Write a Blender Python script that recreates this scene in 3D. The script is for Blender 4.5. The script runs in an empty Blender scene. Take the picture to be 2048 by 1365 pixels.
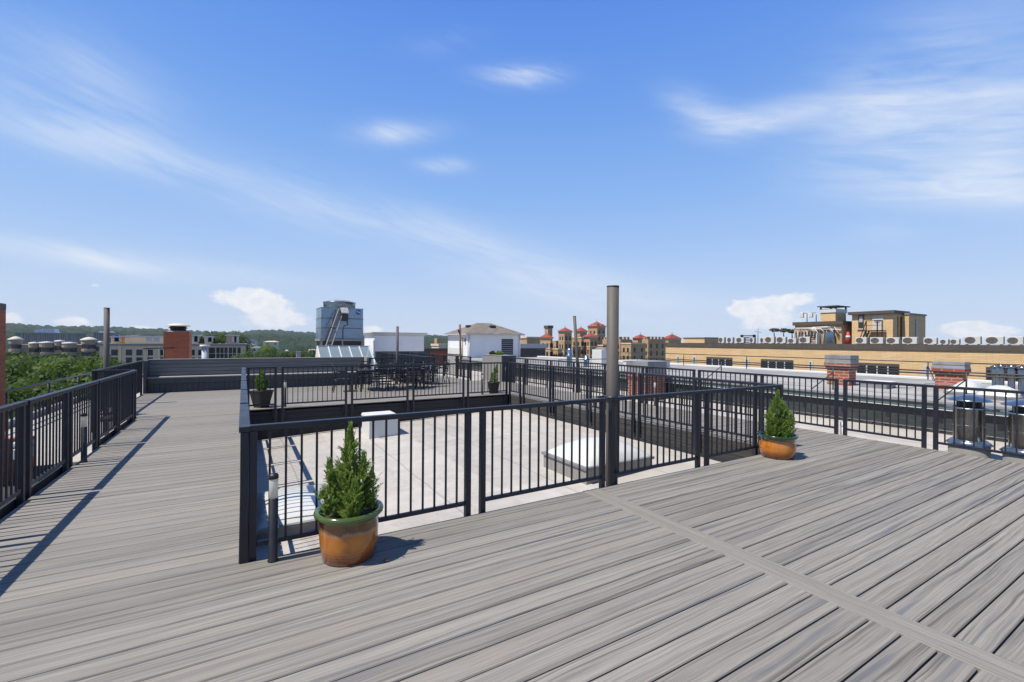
import bpy, bmesh, math, random
from mathutils import Vector, Matrix, noise as mnoise
R = math.radians
PI = math.pi
SC = bpy.context.scene
COL = SC.collection
rng = random.Random(7)

# ------------------------------------------------------------------ camera
CAM_H = 1.75
FOC = 903.0                      # focal length in pixels of a 2048 px wide frame
YAW = math.atan2(538, 903)       # clockwise from +Y
ROLL = 0.0068
cs_, cc_ = math.sin(YAW), math.cos(YAW)
cd = bpy.data.cameras.new('camera'); cam = bpy.data.objects.new('camera', cd); COL.objects.link(cam)
cd.sensor_width = 36.0; cd.lens = FOC / 2048 * 36; cd.clip_start = 0.05; cd.clip_end = 12000
cd.shift_y = 0.0006
cam.matrix_world = Matrix.Translation((0, 0, CAM_H)) @ Matrix.Rotation(-YAW, 4, 'Z') @ Matrix.Rotation(R(90), 4, 'X') @ Matrix.Rotation(ROLL, 4, 'Z')
SC.camera = cam

# surveying helpers: sight lines of the photograph met with a vertical or level plane
def ray(x, y):
    u, v = x - 1024, y - 683.7
    return (u + ROLL * v) / FOC, (v - ROLL * u) / FOC
def on_y(x, y, Y):
    k, m = ray(x, y); d = Y / (cc_ - k * cs_)
    return d * cs_ + k * d * cc_, CAM_H - m * d            # X, Z
def on_x(x, y, X):
    k, m = ray(x, y); d = X / (cs_ + k * cc_)
    return d * cc_ - k * d * cs_, CAM_H - m * d            # Y, Z
def on_z(x, y, z=0.0):
    k, m = ray(x, y); d = (CAM_H - z) / m
    return d * cs_ + k * d * cc_, d * cc_ - k * d * cs_    # X, Y

# ------------------------------------------------------------------ node helper
class NT:
    def __init__(s, tree): s.t = tree; s.l = tree.links
    def n(s, kind, ins=None, **props):
        nd = s.t.nodes.new(kind)
        for k, v in props.items(): setattr(nd, k, v)
        for k, v in (ins or {}).items():
            sock = nd.inputs[k]
            if isinstance(v, bpy.types.NodeSocket): s.l.new(v, sock)
            else: sock.default_value = v
        return nd
    def m(s, op, a, b=0.0, c=None, clamp=False):
        nd = s.t.nodes.new('ShaderNodeMath'); nd.operation = op; nd.use_clamp = clamp
        for i, v in enumerate((a, b, c)):
            if v is None: continue
            if isinstance(v, bpy.types.NodeSocket): s.l.new(v, nd.inputs[i])
            else: nd.inputs[i].default_value = v
        return nd.outputs[0]
    def sep(s, v): return s.n('ShaderNodeSeparateXYZ', {0: v}).outputs
    def comb(s, x, y, z): return s.n('ShaderNodeCombineXYZ', {0: x, 1: y, 2: z}).outputs[0]
    def noise(s, vec, scale=1.0, detail=3.0, rough=0.55, dist=0.0):
        return s.n('ShaderNodeTexNoise', {'Vector': vec, 'Scale': scale, 'Detail': detail, 'Roughness': rough, 'Distortion': dist}).outputs['Fac']
    def white(s, w): return s.n('ShaderNodeTexWhiteNoise', {'W': w}, noise_dimensions='1D').outputs['Value']
    def mix(s, f, a, b, blend='MIX'):
        nd = s.t.nodes.new('ShaderNodeMix'); nd.data_type = 'RGBA'; nd.blend_type = blend
        for i, v in ((0, f), (6, a), (7, b)):
            if isinstance(v, bpy.types.NodeSocket): s.l.new(v, nd.inputs[i])
            else: nd.inputs[i].default_value = (*v, 1) if (i > 0 and len(v) == 3) else v
        return nd.outputs[2]
    def smooth(s, v, a, b, lo=0.0, hi=1.0):
        nd = s.n('ShaderNodeMapRange', {0: v, 1: a, 2: b, 3: lo, 4: hi}, interpolation_type='SMOOTHSTEP')
        return nd.outputs[0]
    def lin(s, v, a, b, lo=0.0, hi=1.0):
        return s.n('ShaderNodeMapRange', {0: v, 1: a, 2: b, 3: lo, 4: hi}).outputs[0]
    def bump(s, h, strength=0.3, dist=0.01):
        return s.n('ShaderNodeBump', {'Height': h, 'Strength': strength, 'Distance': dist}).outputs[0]

def new_mat(name):
    m = bpy.data.materials.new(name); m.use_nodes = True
    t = NT(m.node_tree); b = m.node_tree.nodes['Principled BSDF']
    co = t.n('ShaderNodeTexCoord').outputs['Object']
    return m, t, b, co
def put(t, b, **kw):
    names = {'color': 'Base Color', 'rough': 'Roughness', 'metal': 'Metallic', 'normal': 'Normal', 'spec': 'Specular IOR Level', 'alpha': 'Alpha', 'trans': 'Transmission Weight', 'coat': 'Coat Weight', 'coatr': 'Coat Roughness'}
    for k, v in kw.items():
        sk = b.inputs[names[k]]
        if isinstance(v, bpy.types.NodeSocket): t.l.new(v, sk)
        else: sk.default_value = (*v, 1) if isinstance(v, tuple) and len(v) == 3 else v

def plain(name, col, rough=0.6, metal=0.0, var=0.15, scale=3.0, stretch=(1, 1, 1), bump=0.0, spec=0.5, fine=40.0):
    m, t, b, co = new_mat(name)
    v = t.n('ShaderNodeVectorMath', {0: co, 1: stretch}, operation='MULTIPLY').outputs[0]
    n1 = t.noise(v, scale, 5, 0.6); n2 = t.noise(v, fine, 2, 0.5)
    f = t.m('ADD', t.m('MULTIPLY', n1, 0.7), t.m('MULTIPLY', n2, 0.3))
    lo = tuple(c * (1 - var) for c in col); hi = tuple(min(1, c * (1 + var)) for c in col)
    put(t, b, color=t.mix(t.smooth(f, 0.3, 0.7), lo, hi), rough=t.lin(n1, 0.3, 0.7, max(0.02, rough - 0.08), min(1, rough + 0.08)), metal=metal, spec=spec)
    if bump: put(t, b, normal=t.bump(f, bump, 0.01))
    return m

def brick(name, c1, c2, mortar, bw=0.21, bh=0.075, msize=0.01, rough=0.85, soft=0.1, patch=0.25):
    m, t, b, co = new_mat(name)
    x, y, z = t.sep(co)
    v = t.comb(t.m('ADD', x, y), z, 0.0)
    br = t.n('ShaderNodeTexBrick', {'Vector': v, 'Color1': (*c1, 1), 'Color2': (*c2, 1), 'Mortar': (*mortar, 1), 'Scale': 1.0, 'Mortar Size': msize, 'Mortar Smooth': soft, 'Bias': 0.0, 'Brick Width': bw, 'Row Height': bh})
    big = t.noise(co, 0.7, 5, 0.6)
    col = t.mix(t.lin(big, 0.3, 0.7, 0, patch), br.outputs['Color'], tuple(c * 0.55 for c in c1))
    rowv = t.noise(t.comb(t.m('MULTIPLY', t.m('ADD', x, y), 1.3), t.m('MULTIPLY', z, 13.0), 0.0), 1.0, 3, 0.6)
    col = t.mix(t.smooth(rowv, 0.35, 0.7, 0, 0.45), col, c2)
    put(t, b, color=col, rough=rough, normal=t.bump(t.m('SUBTRACT', 1.0, br.outputs['Fac']), 0.5, 0.008))
    return m

# ------------------------------------------------------------------ materials
M = {}
BP = 0.166                       # board pitch of the deck
def deck_mat():
    m, t, b, co = new_mat('composite_deck_board')
    x, y, z = t.sep(co)
    bi = t.m('FLOOR', t.m('DIVIDE', t.m('SUBTRACT', y, 4.12), BP))
    side = t.m('GREATER_THAN', x, 3.545)
    key = t.m('ADD', t.m('MULTIPLY', bi, 1.37), t.m('MULTIPLY', side, 57.3))
    r1 = t.white(key); r2 = t.white(t.m('ADD', key, 31.7))
    warp = t.m('MULTIPLY', t.m('SUBTRACT', t.noise(t.comb(t.m('ADD', t.m('MULTIPLY', x, 0.9), t.m('MULTIPLY', r1, 70.0)), t.m('MULTIPLY', y, 3.0), 0.0), 1.0, 2), 0.5), 0.07)
    yy = t.m('ADD', y, warp)
    ox = t.m('ADD', x, t.m('MULTIPLY', r1, 83.0))
    st = t.noise(t.comb(t.m('MULTIPLY', ox, 0.45), t.m('MULTIPLY', yy, 75.0), t.m('MULTIPLY', r2, 20.0)), 1.0, 5, 0.62)
    dk = t.noise(t.comb(t.m('MULTIPLY', ox, 0.32), t.m('MULTIPLY', yy, 36.0), t.m('MULTIPLY', r2, 55.0)), 1.0, 4, 0.6)
    bl = t.noise(t.comb(t.m('MULTIPLY', ox, 0.45), t.m('MULTIPLY', yy, 17.0), t.m('MULTIPLY', r2, 91.0)), 1.0, 3, 0.55)
    gr = t.noise(t.comb(t.m('MULTIPLY', ox, 3.0), t.m('MULTIPLY', yy, 300.0), r2), 1.0, 3, 0.6)
    amt = t.smooth(x, -1.0, 4.0, 0.45, 1.0)
    col = t.mix(t.smooth(st, 0.3, 0.72), (0.208, 0.194, 0.168), (0.312, 0.289, 0.249))
    col = t.mix(t.m('MULTIPLY', t.smooth(dk, 0.52, 0.66), t.m('MULTIPLY', amt, 0.72)), col, (0.078, 0.069, 0.058))
    col = t.mix(t.m('MULTIPLY', t.smooth(bl, 0.54, 0.70), t.m('MULTIPLY', amt, 0.75)), col, (0.112, 0.120, 0.136))
    col = t.mix(t.smooth(r2, 0.75, 1.0, 0, 0.3), col, (0.292, 0.248, 0.210))
    col = t.mix(t.smooth(gr, 0.42, 0.68, 0, 0.42), col, (0.085, 0.077, 0.070))
    br = t.lin(r1, 0, 1, 0.88, 1.08)
    col = t.mix(1.0, col, t.comb(br, br, br), 'MULTIPLY')
    h = t.m('ADD', t.m('MULTIPLY', gr, 0.6), t.m('MULTIPLY', st, 0.5))
    put(t, b, color=col, rough=t.lin(st, 0.3, 0.7, 0.58, 0.72), normal=t.bump(h, 0.25, 0.004), spec=0.25)
    return m
M['deck'] = deck_mat()
def strip_mat():
    m, t, b, co = new_mat('composite_divider_board')
    x, y, z = t.sep(co)
    st = t.noise(t.comb(t.m('MULTIPLY', x, 60.0), t.m('MULTIPLY', y, 0.8), 3.0), 1.0, 5, 0.6)
    gr = t.noise(t.comb(t.m('MULTIPLY', x, 300.0), t.m('MULTIPLY', y, 5.0), 3.0), 1.0, 3, 0.6)
    col = t.mix(t.smooth(st, 0.3, 0.72), (0.205, 0.190, 0.164), (0.280, 0.259, 0.223))
    col = t.mix(t.smooth(gr, 0.4, 0.75, 0, 0.45), col, (0.09, 0.083, 0.075))
    put(t, b, color=col, rough=0.65, normal=t.bump(gr, 0.25, 0.004), spec=0.25)
    return m
M['strip'] = strip_mat()
M['rail'] = plain('dark_painted_metal', (0.0125, 0.0145, 0.023), 0.42, 0.0, 0.35, 6, bump=0.04)
M['black'] = plain('black_painted_metal', (0.013, 0.013, 0.014), 0.45, 0.0, 0.3, 6)
M['skirt'] = plain('dark_stained_wood', (0.020, 0.020, 0.022), 0.75, 0, 0.45, 3, (1, 1, 14), 0.3)
M['wornskirt'] = plain('weathered_dark_wood', (0.040, 0.037, 0.034), 0.85, 0, 0.6, 2.5, (1, 0.6, 16), 0.4)
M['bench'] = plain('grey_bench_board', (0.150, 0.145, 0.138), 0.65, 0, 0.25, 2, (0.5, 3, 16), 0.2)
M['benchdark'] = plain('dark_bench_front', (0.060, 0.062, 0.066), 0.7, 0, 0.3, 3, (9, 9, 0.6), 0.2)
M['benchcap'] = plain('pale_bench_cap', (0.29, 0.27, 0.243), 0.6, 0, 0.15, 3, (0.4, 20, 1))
def roof_mat():
    m, t, b, co = new_mat('white_roof_membrane')
    x, y, z = t.sep(co)
    n1 = t.noise(co, 0.55, 6, 0.62, 0.4); n2 = t.noise(co, 2.6, 5, 0.65); n3 = t.noise(t.comb(t.m('MULTIPLY', x, 1.6), t.m('MULTIPLY', y, 0.5), 0.0), 1.0, 5, 0.7, 0.8)
    col = t.mix(t.smooth(n2, 0.35, 0.7), (0.405, 0.376, 0.332), (0.465, 0.436, 0.388))
    col = t.mix(t.smooth(n1, 0.5, 0.7, 0, 0.55), col, (0.335, 0.306, 0.265))
    ring = t.m('ABSOLUTE', t.m('SUBTRACT', n1, 0.545))
    col = t.mix(t.smooth(ring, 0.0, 0.014, 0.20, 0.0), col, (0.20, 0.178, 0.153))
    col = t.mix(t.smooth(n3, 0.56, 0.72, 0, 0.55), col, (0.25, 0.225, 0.195))
    wob = t.m('MULTIPLY', t.noise(co, 0.8, 2), 0.12)
    sx = t.m('ABSOLUTE', t.m('SUBTRACT', t.m('FRACT', t.m('DIVIDE', t.m('ADD', x, wob), 1.83)), 0.5))
    sy = t.m('ABSOLUTE', t.m('SUBTRACT', t.m('FRACT', t.m('DIVIDE', t.m('ADD', y, wob), 6.4)), 0.5))
    seam = t.m('MINIMUM', t.m('MULTIPLY', sx, 1.83), t.m('MULTIPLY', sy, 6.4))
    sheet = t.white(t.m('ADD', t.m('FLOOR', t.m('DIVIDE', t.m('ADD', x, wob), 1.83)), t.m('MULTIPLY', t.m('FLOOR', t.m('DIVIDE', t.m('ADD', y, wob), 6.4)), 17.3)))
    sv = t.lin(sheet, 0, 1, 0.93, 1.05)
    col = t.mix(1.0, col, t.comb(sv, sv, sv), 'MULTIPLY')
    col = t.mix(t.smooth(seam, 0.006, 0.022, 0.42, 0.0), col, (0.17, 0.157, 0.145))
    put(t, b, color=col, rough=0.7, normal=t.bump(t.m('ADD', n2, t.smooth(seam, 0.0, 0.06, 1.0, 0.0)), 0.2, 0.01))
    return m
M['roof'] = roof_mat()
M['greyroof'] = plain('grey_roof_coating', (0.300, 0.288, 0.265), 0.75, 0, 0.30, 0.8, (1, 0.5, 1), 0.4, fine=5)
M['white'] = plain('white_paint', (0.60, 0.59, 0.56), 0.6, 0, 0.06, 1.5)
M['whitepipe'] = plain('white_plastic', (0.60, 0.58, 0.52), 0.5, 0, 0.06, 4)
M['redbrick'] = brick('red_brick', (0.50, 0.125, 0.048), (0.36, 0.085, 0.038), (0.30, 0.16, 0.10))
M['redbrickpale'] = brick('red_brick_pale_mortar', (0.38, 0.075, 0.030), (0.26, 0.050, 0.024), (0.36, 0.28, 0.22), 0.24, 0.085, 0.016)
M['tanbrick'] = brick('tan_brick', (0.66, 0.42, 0.195), (0.75, 0.53, 0.28), (0.50, 0.35, 0.19), 0.9, 0.16, 0.02)
M['castle'] = brick('sand_brick', (0.40, 0.235, 0.115), (0.52, 0.335, 0.175), (0.43, 0.295, 0.17), 1.2, 0.4, 0.05)
M['castlepale'] = plain('pale_stone_trim', (0.62, 0.50, 0.33), 0.85, 0, 0.18, 0.8)
M['redtile'] = plain('red_roof_tile', (0.27, 0.055, 0.033), 0.75, 0, 0.3, 1.2, (1, 1, 5), fine=6)
M['beige'] = plain('beige_stone', (0.64, 0.50, 0.36), 0.85, 0, 0.10, 0.25, fine=3)
M['beigewarm'] = plain('warm_beige_stucco', (0.80, 0.58, 0.35), 0.85, 0, 0.1, 0.25, fine=3)
M['tanstone'] = plain('tan_stone', (0.40, 0.29, 0.20), 0.85, 0, 0.25, 0.12, fine=1.5)
M['glasswall'] = plain('blue_glass_wall', (0.055, 0.085, 0.115), 0.25, 0, 0.3, 0.03, fine=0.5)
M['concrete'] = plain('grey_concrete', (0.25, 0.24, 0.22), 0.85, 0, 0.18, 2.0, bump=0.1)
M['parapet'] = plain('brown_metal_coping', (0.085, 0.068, 0.052), 0.6, 0, 0.15, 1.0)
M['window'] = plain('dark_window_glass', (0.022, 0.025, 0.030), 0.12, 0, 0.4, 1.5)
M['blind'] = plain('grey_window_blind', (0.42, 0.42, 0.42), 0.6, 0, 0.1, 3)
M['frame'] = plain('pale_window_frame', (0.50, 0.48, 0.44), 0.6, 0, 0.1, 3)
M['slate'] = plain('green_black_slate', (0.030, 0.035, 0.034), 0.62, 0, 0.5, 4, (1, 1, 9), 0.3)
M['teal'] = plain('dull_teal_fascia', (0.085, 0.115, 0.112), 0.6, 0, 0.2, 1.5)
M['galv'] = plain('galvanized_sheet', (0.24, 0.31, 0.39), 0.28, 0.85, 0.16, 1.1, fine=9)
M['steel'] = plain('brushed_steel', (0.30, 0.28, 0.26), 0.22, 0.95, 0.18, 3, (9, 9, 0.7))
M['lead'] = plain('lead_grey_cap', (0.215, 0.215, 0.215), 0.6, 0.1, 0.25, 3)
M['cornice'] = plain('pale_grey_cornice', (0.50, 0.50, 0.52), 0.7, 0, 0.08, 2)
M['whitewall'] = plain('white_stucco', (0.72, 0.73, 0.74), 0.8, 0, 0.06, 1.2, bump=0.05)
M['shingle'] = plain('brown_grey_shingle', (0.175, 0.152, 0.125), 0.9, 0, 0.38, 2.2, (1, 1, 5), 0.3, fine=14)
M['pole'] = plain('weathered_steel_post', (0.100, 0.086, 0.071), 0.65, 0.0, 0.2, 3, (4, 4, 0.5))
M['rust'] = plain('rusty_post', (0.16, 0.085, 0.05), 0.7, 0, 0.3, 5)
M['soil'] = plain('dark_soil', (0.03, 0.022, 0.016), 0.95, 0, 0.5, 30, bump=0.6)
M['bark'] = plain('brown_bark', (0.07, 0.05, 0.035), 0.9, 0, 0.4, 12, (1, 1, 0.3), 0.5)
M['blackplastic'] = plain('black_plastic', (0.016, 0.016, 0.017), 0.45, 0, 0.3, 8)
M['lens'] = plain('milky_lens', (0.78, 0.77, 0.72), 0.35, 0, 0.04, 6)
def lens_mat():
    m, t, b, co = new_mat('milky_lens')
    put(t, b, color=(0.78, 0.76, 0.68), rough=0.3)
    tr = t.n('ShaderNodeBsdfTranslucent', {'Color': (0.85, 0.82, 0.72, 1)})
    mx = t.n('ShaderNodeMixShader', {0: 0.55, 1: b.outputs[0], 2: tr.outputs[0]})
    t.l.new(mx.outputs[0], m.node_tree.nodes['Material Output'].inputs['Surface'])
    return m
M['lens'] = lens_mat()
M['dome'] = plain('milky_acrylic_dome', (0.58, 0.58, 0.53), 0.25, 0, 0.04, 2)
M['blue'] = plain('blue_sign_paint', (0.012, 0.055, 0.38), 0.4, 0, 0.05, 3)
M['leaf'] = plain('dry_leaf', (0.24, 0.075, 0.02), 0.7, 0, 0.4, 30)
M['yleaf'] = plain('yellow_leaf', (0.5, 0.30, 0.03), 0.7, 0, 0.3, 30)
M['greywood'] = plain('weathered_grey_board', (0.25, 0.235, 0.212), 0.75, 0, 0.2, 3, (9, 9, 0.5))
M['chairmetal'] = plain('charcoal_chair_metal', (0.018, 0.018, 0.020), 0.4, 0.3, 0.2, 8)
M['tabletop'] = plain('dark_glossy_table_top', (0.03, 0.031, 0.033), 0.18, 0, 0.2, 5)
M['acbody'] = plain('off_white_enamel', (0.60, 0.58, 0.53), 0.5, 0, 0.06, 2)
M['acgrille'] = plain('brown_grey_grille', (0.10, 0.088, 0.075), 0.6, 0, 0.3, 8)
M['redpaint'] = plain('red_cone', (0.5, 0.05, 0.04), 0.6, 0, 0.2, 2)
M['cream'] = plain('cream_sheet', (0.58, 0.53, 0.43), 0.7, 0, 0.08, 2)

def glaze_mat(name, rimc, zrim, zsplit, ragged=0.02):
    m, t, b, co = new_mat(name)
    x, y, z = t.sep(co)
    ang = t.n('ShaderNodeMath', {0: y, 1: x}, operation='ARCTAN2').outputs[0]
    circ = t.comb(t.m('MULTIPLY', t.m('COSINE', ang), 1.0), t.m('MULTIPLY', t.m('SINE', ang), 1.0), 0.0)
    fine = t.noise(t.n('ShaderNodeVectorMath', {0: circ, 1: (24, 24, 1)}, operation='MULTIPLY').outputs[0], 1.0, 3)
    wav = t.noise(circ, 1.4, 2)
    zl = t.m('ADD', t.m('ADD', z, t.m('MULTIPLY', t.m('SUBTRACT', fine, 0.5), ragged)), t.m('MULTIPLY', t.m('SUBTRACT', wav, 0.5), 0.10))
    n = t.noise(co, 9, 5, 0.6)
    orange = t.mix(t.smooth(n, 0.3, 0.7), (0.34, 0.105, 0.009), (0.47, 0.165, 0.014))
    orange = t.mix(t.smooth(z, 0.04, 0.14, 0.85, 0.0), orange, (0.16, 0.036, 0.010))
    brown = t.mix(t.smooth(n, 0.3, 0.7), (0.060, 0.026, 0.009), (0.17, 0.066, 0.014))
    col = t.mix(t.smooth(zl, zsplit - 0.004, zsplit + 0.012), orange, brown)
    lip = t.m('MULTIPLY', t.smooth(zl, zsplit - 0.022, zsplit - 0.002), t.smooth(zl, zsplit + 0.0, zsplit + 0.022, 1.0, 0.0))
    col = t.mix(t.m('MULTIPLY', lip, 0.5), col, (0.22, 0.19, 0.14))
    col = t.mix(t.smooth(t.m('ADD', z, t.m('MULTIPLY', t.m('SUBTRACT', fine, 0.5), 0.012)), zrim - 0.03, zrim + 0.0), col, rimc)
    rg = t.m('MULTIPLY', t.smooth(t.m('ABSOLUTE', t.m('SUBTRACT', t.m('FRACT', t.m('MULTIPLY', z, 38.0)), 0.5)), 0.0, 0.2, 1.0, 0.0), t.smooth(z, 0.11, 0.13, 1.0, 0.0))
    col = t.mix(t.m('MULTIPLY', rg, 0.55), col, (0.09, 0.028, 0.012))
    put(t, b, color=col, rough=0.16, spec=0.6, coat=0.6, coatr=0.06, normal=t.bump(t.m('ADD', t.m('MULTIPLY', n, 0.3), t.m('MULTIPLY', rg, -0.8)), 0.25, 0.006))
    return m
M['glaze'] = glaze_mat('glazed_ceramic_green_rim', (0.058, 0.098, 0.014), 0.345, 0.245, 0.045)
M['glazedark'] = glaze_mat('glazed_ceramic_dark_green_rim', (0.012, 0.045, 0.016), 0.300, 0.275, 0.008)

def foliage(name, dark, mid, light, scale, trans=0.25, lightfrom=0.5):
    m, t, b, co = new_mat(name)
    n1 = t.noise(co, scale, 3, 0.6); n2 = t.noise(co, scale * 7, 2, 0.6)
    col = t.mix(t.smooth(n1, 0.3, 0.7), dark, mid)
    col = t.mix(t.smooth(n2, lightfrom, lightfrom + 0.25, 0, 0.85), col, light)
    put(t, b, color=col, rough=0.6, spec=0.25)
    tr = t.n('ShaderNodeBsdfTranslucent', {'Color': t.mix(0.5, col, light)})
    mx = t.n('ShaderNodeMixShader', {0: trans, 1: b.outputs[0], 2: tr.outputs[0]})
    t.l.new(mx.outputs[0], m.node_tree.nodes['Material Output'].inputs['Surface'])
    return m
M['conifer'] = foliage('conifer_sprays', (0.095, 0.165, 0.034), (0.190, 0.300, 0.055), (0.40, 0.50, 0.11), 14, 0.34)
M['conifer2'] = foliage('yellow_green_conifer_sprays', (0.070, 0.140, 0.018), (0.13, 0.225, 0.028), (0.24, 0.34, 0.045), 12, 0.38)
M['oak'] = foliage('broad_leaves', (0.034, 0.066, 0.010), (0.072, 0.130, 0.016), (0.15, 0.225, 0.026), 0.5, 0.35)
M['oakdark'] = foliage('dark_broad_leaves', (0.024, 0.050, 0.012), (0.048, 0.092, 0.016), (0.095, 0.155, 0.024), 0.5, 0.35)
M['lime'] = foliage('lime_leaves', (0.09, 0.15, 0.012), (0.17, 0.25, 0.018), (0.26, 0.34, 0.03), 0.35, 0.3)
M['palm'] = foliage('dry_dark_leaves', (0.045, 0.050, 0.024), (0.075, 0.075, 0.036), (0.12, 0.11, 0.055), 0.6, 0.15)
def hill_mat():
    m, t, b, co = new_mat('wooded_hillside')
    n1 = t.noise(co, 0.012, 4, 0.6); n2 = t.noise(co, 0.09, 4, 0.65); n3 = t.noise(co, 0.45, 3, 0.6)
    col = t.mix(t.smooth(n1, 0.35, 0.65), (0.014, 0.030, 0.013), (0.026, 0.050, 0.018))
    col = t.mix(t.smooth(n2, 0.45, 0.7, 0, 0.7), col, (0.050, 0.082, 0.024))
    col = t.mix(t.smooth(n3, 0.45, 0.75, 0, 0.6), col, (0.008, 0.018, 0.009))
    put(t, b, color=col, rough=0.9, spec=0.1, normal=t.bump(t.m('ADD', n3, t.m('MULTIPLY', n2, 1.5)), 1.0, 3.0))
    return m
M['hill'] = hill_mat()
M['ground'] = plain('city_ground', (0.07, 0.085, 0.05), 0.95, 0, 0.4, 0.02, fine=0.2)
def pane_mat():
    m, t, b, co = new_mat('pale_skylight_glass')
    n = t.noise(co, 1.2, 3)
    put(t, b, color=t.mix(n, (0.20, 0.27, 0.31), (0.30, 0.37, 0.40)), rough=0.08, spec=0.8)
    tr = t.n('ShaderNodeBsdfTransparent', {'Color': (0.8, 0.9, 0.92, 1)})
    mx = t.n('ShaderNodeMixShader', {0: 0.25, 1: b.outputs[0], 2: tr.outputs[0]})
    t.l.new(mx.outputs[0], m.node_tree.nodes['Material Output'].inputs['Surface'])
    return m
M['pane'] = pane_mat()

# ------------------------------------------------------------------ mesh builder
class MB:
    def __init__(s): s.v = []; s.f = []; s.sm = []
    def add(s, vs, fs, smooth=False):
        o = len(s.v); s.v += [tuple(p) for p in vs]
        for f in fs: s.f.append(tuple(i + o for i in f)); s.sm.append(smooth)
        return s
    def box(s, x0, x1, y0, y1, z0, z1):
        vs = [(x0, y0, z0), (x1, y0, z0), (x1, y1, z0), (x0, y1, z0), (x0, y0, z1), (x1, y0, z1), (x1, y1, z1), (x0, y1, z1)]
        return s.add(vs, [(3, 2, 1, 0), (4, 5, 6, 7), (0, 1, 5, 4), (1, 2, 6, 5), (2, 3, 7, 6), (3, 0, 4, 7)])
    def frustum(s, cx, cy, z0, z1, a0, b0, a1, b1):
        vs = [(cx + sx * a0, cy + sy * b0, z0) for sx, sy in ((-1, -1), (1, -1), (1, 1), (-1, 1))] + [(cx + sx * a1, cy + sy * b1, z1) for sx, sy in ((-1, -1), (1, -1), (1, 1), (-1, 1))]
        return s.add(vs, [(3, 2, 1, 0), (4, 5, 6, 7), (0, 1, 5, 4), (1, 2, 6, 5), (2, 3, 7, 6), (3, 0, 4, 7)])
    def bar(s, p, q, w, h, up=(0, 0, 1)):
        p, q = Vector(p), Vector(q); d = (q - p).normalized(); u = Vector(up)
        if abs(d.dot(u)) > 0.98: u = Vector((0, 1, 0))
        a = d.cross(u).normalized() * (w / 2); b = a.cross(d).normalized() * (h / 2)
        vs = [p - a - b, p + a - b, p + a + b, p - a + b, q - a - b, q + a - b, q + a + b, q - a + b]
        return s.add(vs, [(0, 1, 2, 3), (7, 6, 5, 4), (4, 5, 1, 0), (5, 6, 2, 1), (6, 7, 3, 2), (7, 4, 0, 3)])
    def tube(s, pts, r, n=10, caps=True):
        pts = [Vector(p) for p in pts]; rs = r if isinstance(r, (list, tuple)) else [r] * len(pts)
        vs = []; fs = []
        for i, p in enumerate(pts):
            d = (pts[min(i + 1, len(pts) - 1)] - pts[max(i - 1, 0)]).normalized()
            u = Vector((0, 0, 1)) if abs(d.z) < 0.9 else Vector((0, 1, 0))
            a = d.cross(u).normalized(); b = a.cross(d)
            vs += [p + (a * math.cos(2 * PI * k / n) + b * math.sin(2 * PI * k / n)) * rs[i] for k in range(n)]
        for i in range(len(pts) - 1):
            for k in range(n):
                k2 = (k + 1) % n; fs.append((i * n + k2, i * n + k, (i + 1) * n + k, (i + 1) * n + k2))
        s.add(vs, fs, True)
        if caps:
            m = len(s.v) - len(vs); e = m + (len(pts) - 1) * n
            s.f.append(tuple(m + k for k in range(n))); s.sm.append(False)
            s.f.append(tuple(e + k for k in reversed(range(n)))); s.sm.append(False)
        return s
    def lathe(s, prof, c=(0, 0, 0), n=32, smooth=True):
        vs = []; fs = []
        for r, z in prof:
            vs += [(c[0] + r * math.cos(2 * PI * k / n), c[1] + r * math.sin(2 * PI * k / n), c[2] + z) for k in range(n)]
        for i in range(len(prof) - 1):
            for k in range(n):
                k2 = (k + 1) % n; fs.append((i * n + k, i * n + k2, (i + 1) * n + k2, (i + 1) * n + k))
        return s.add(vs, fs, smooth)
    def quad(s, a, b, c, d): return s.add([a, b, c, d], [(0, 1, 2, 3)])
    def hip(s, x0, x1, y0, y1, z0, z1, ridge=0.0, over=0.0, thick=0.0):
        x0 -= over; x1 += over; y0 -= over; y1 += over
        cx, cy = (x0 + x1) / 2, (y0 + y1) / 2
        rx = ridge / 2
        vs = [(x0, y0, z0), (x1, y0, z0), (x1, y1, z0), (x0, y1, z0), (cx - rx, cy, z1), (cx + rx, cy, z1)]
        s.add(vs, [(0, 1, 5, 4), (1, 2, 5), (2, 3, 4, 5), (3, 0, 4), (3, 2, 1, 0)])
        return s
    def build(s, name, mat, parent=None, bevel=0.0, loc=None):
        me = bpy.data.meshes.new(name); me.from_pydata(s.v, [], s.f); me.update()
        me.polygons.foreach_set('use_smooth', s.sm)
        me.materials.append(M[mat] if isinstance(mat, str) else mat)
        o = bpy.data.objects.new(name, me); COL.objects.link(o)
        if parent: o.parent = parent
        if loc: o.location = loc
        if bevel:
            bv = o.modifiers.new('bevel', 'BEVEL'); bv.width = bevel; bv.segments = 2; bv.limit_method = 'ANGLE'; bv.angle_limit = R(40)
        return o
def tag(o, label, cat, group=None):
    o['label'] = label; o['category'] = cat
    if group: o['group'] = group
    return o
def struct(o): o['kind'] = 'structure'; return o
def thing(name, label, cat, loc=(0, 0, 0), rz=0.0, group=None):
    e = bpy.data.objects.new(name, None); COL.objects.link(e); e.location = loc; e.rotation_euler = (0, 0, rz); e.empty_display_size = 0.2
    return tag(e, label, cat, group)
def copy_thing(o, loc, rz=0.0, label=None, scale=None):
    r = o.copy(); COL.objects.link(r); r.location = loc; r.rotation_euler = (0, 0, rz)
    if label: r['label'] = label
    if scale: r.scale = (scale,) * 3
    for ch in list(o.children):
        c = ch.copy(); COL.objects.link(c); c.parent = r
        for g in list(ch.children):
            d = g.copy(); COL.objects.link(d); d.parent = c
    return r
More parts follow.
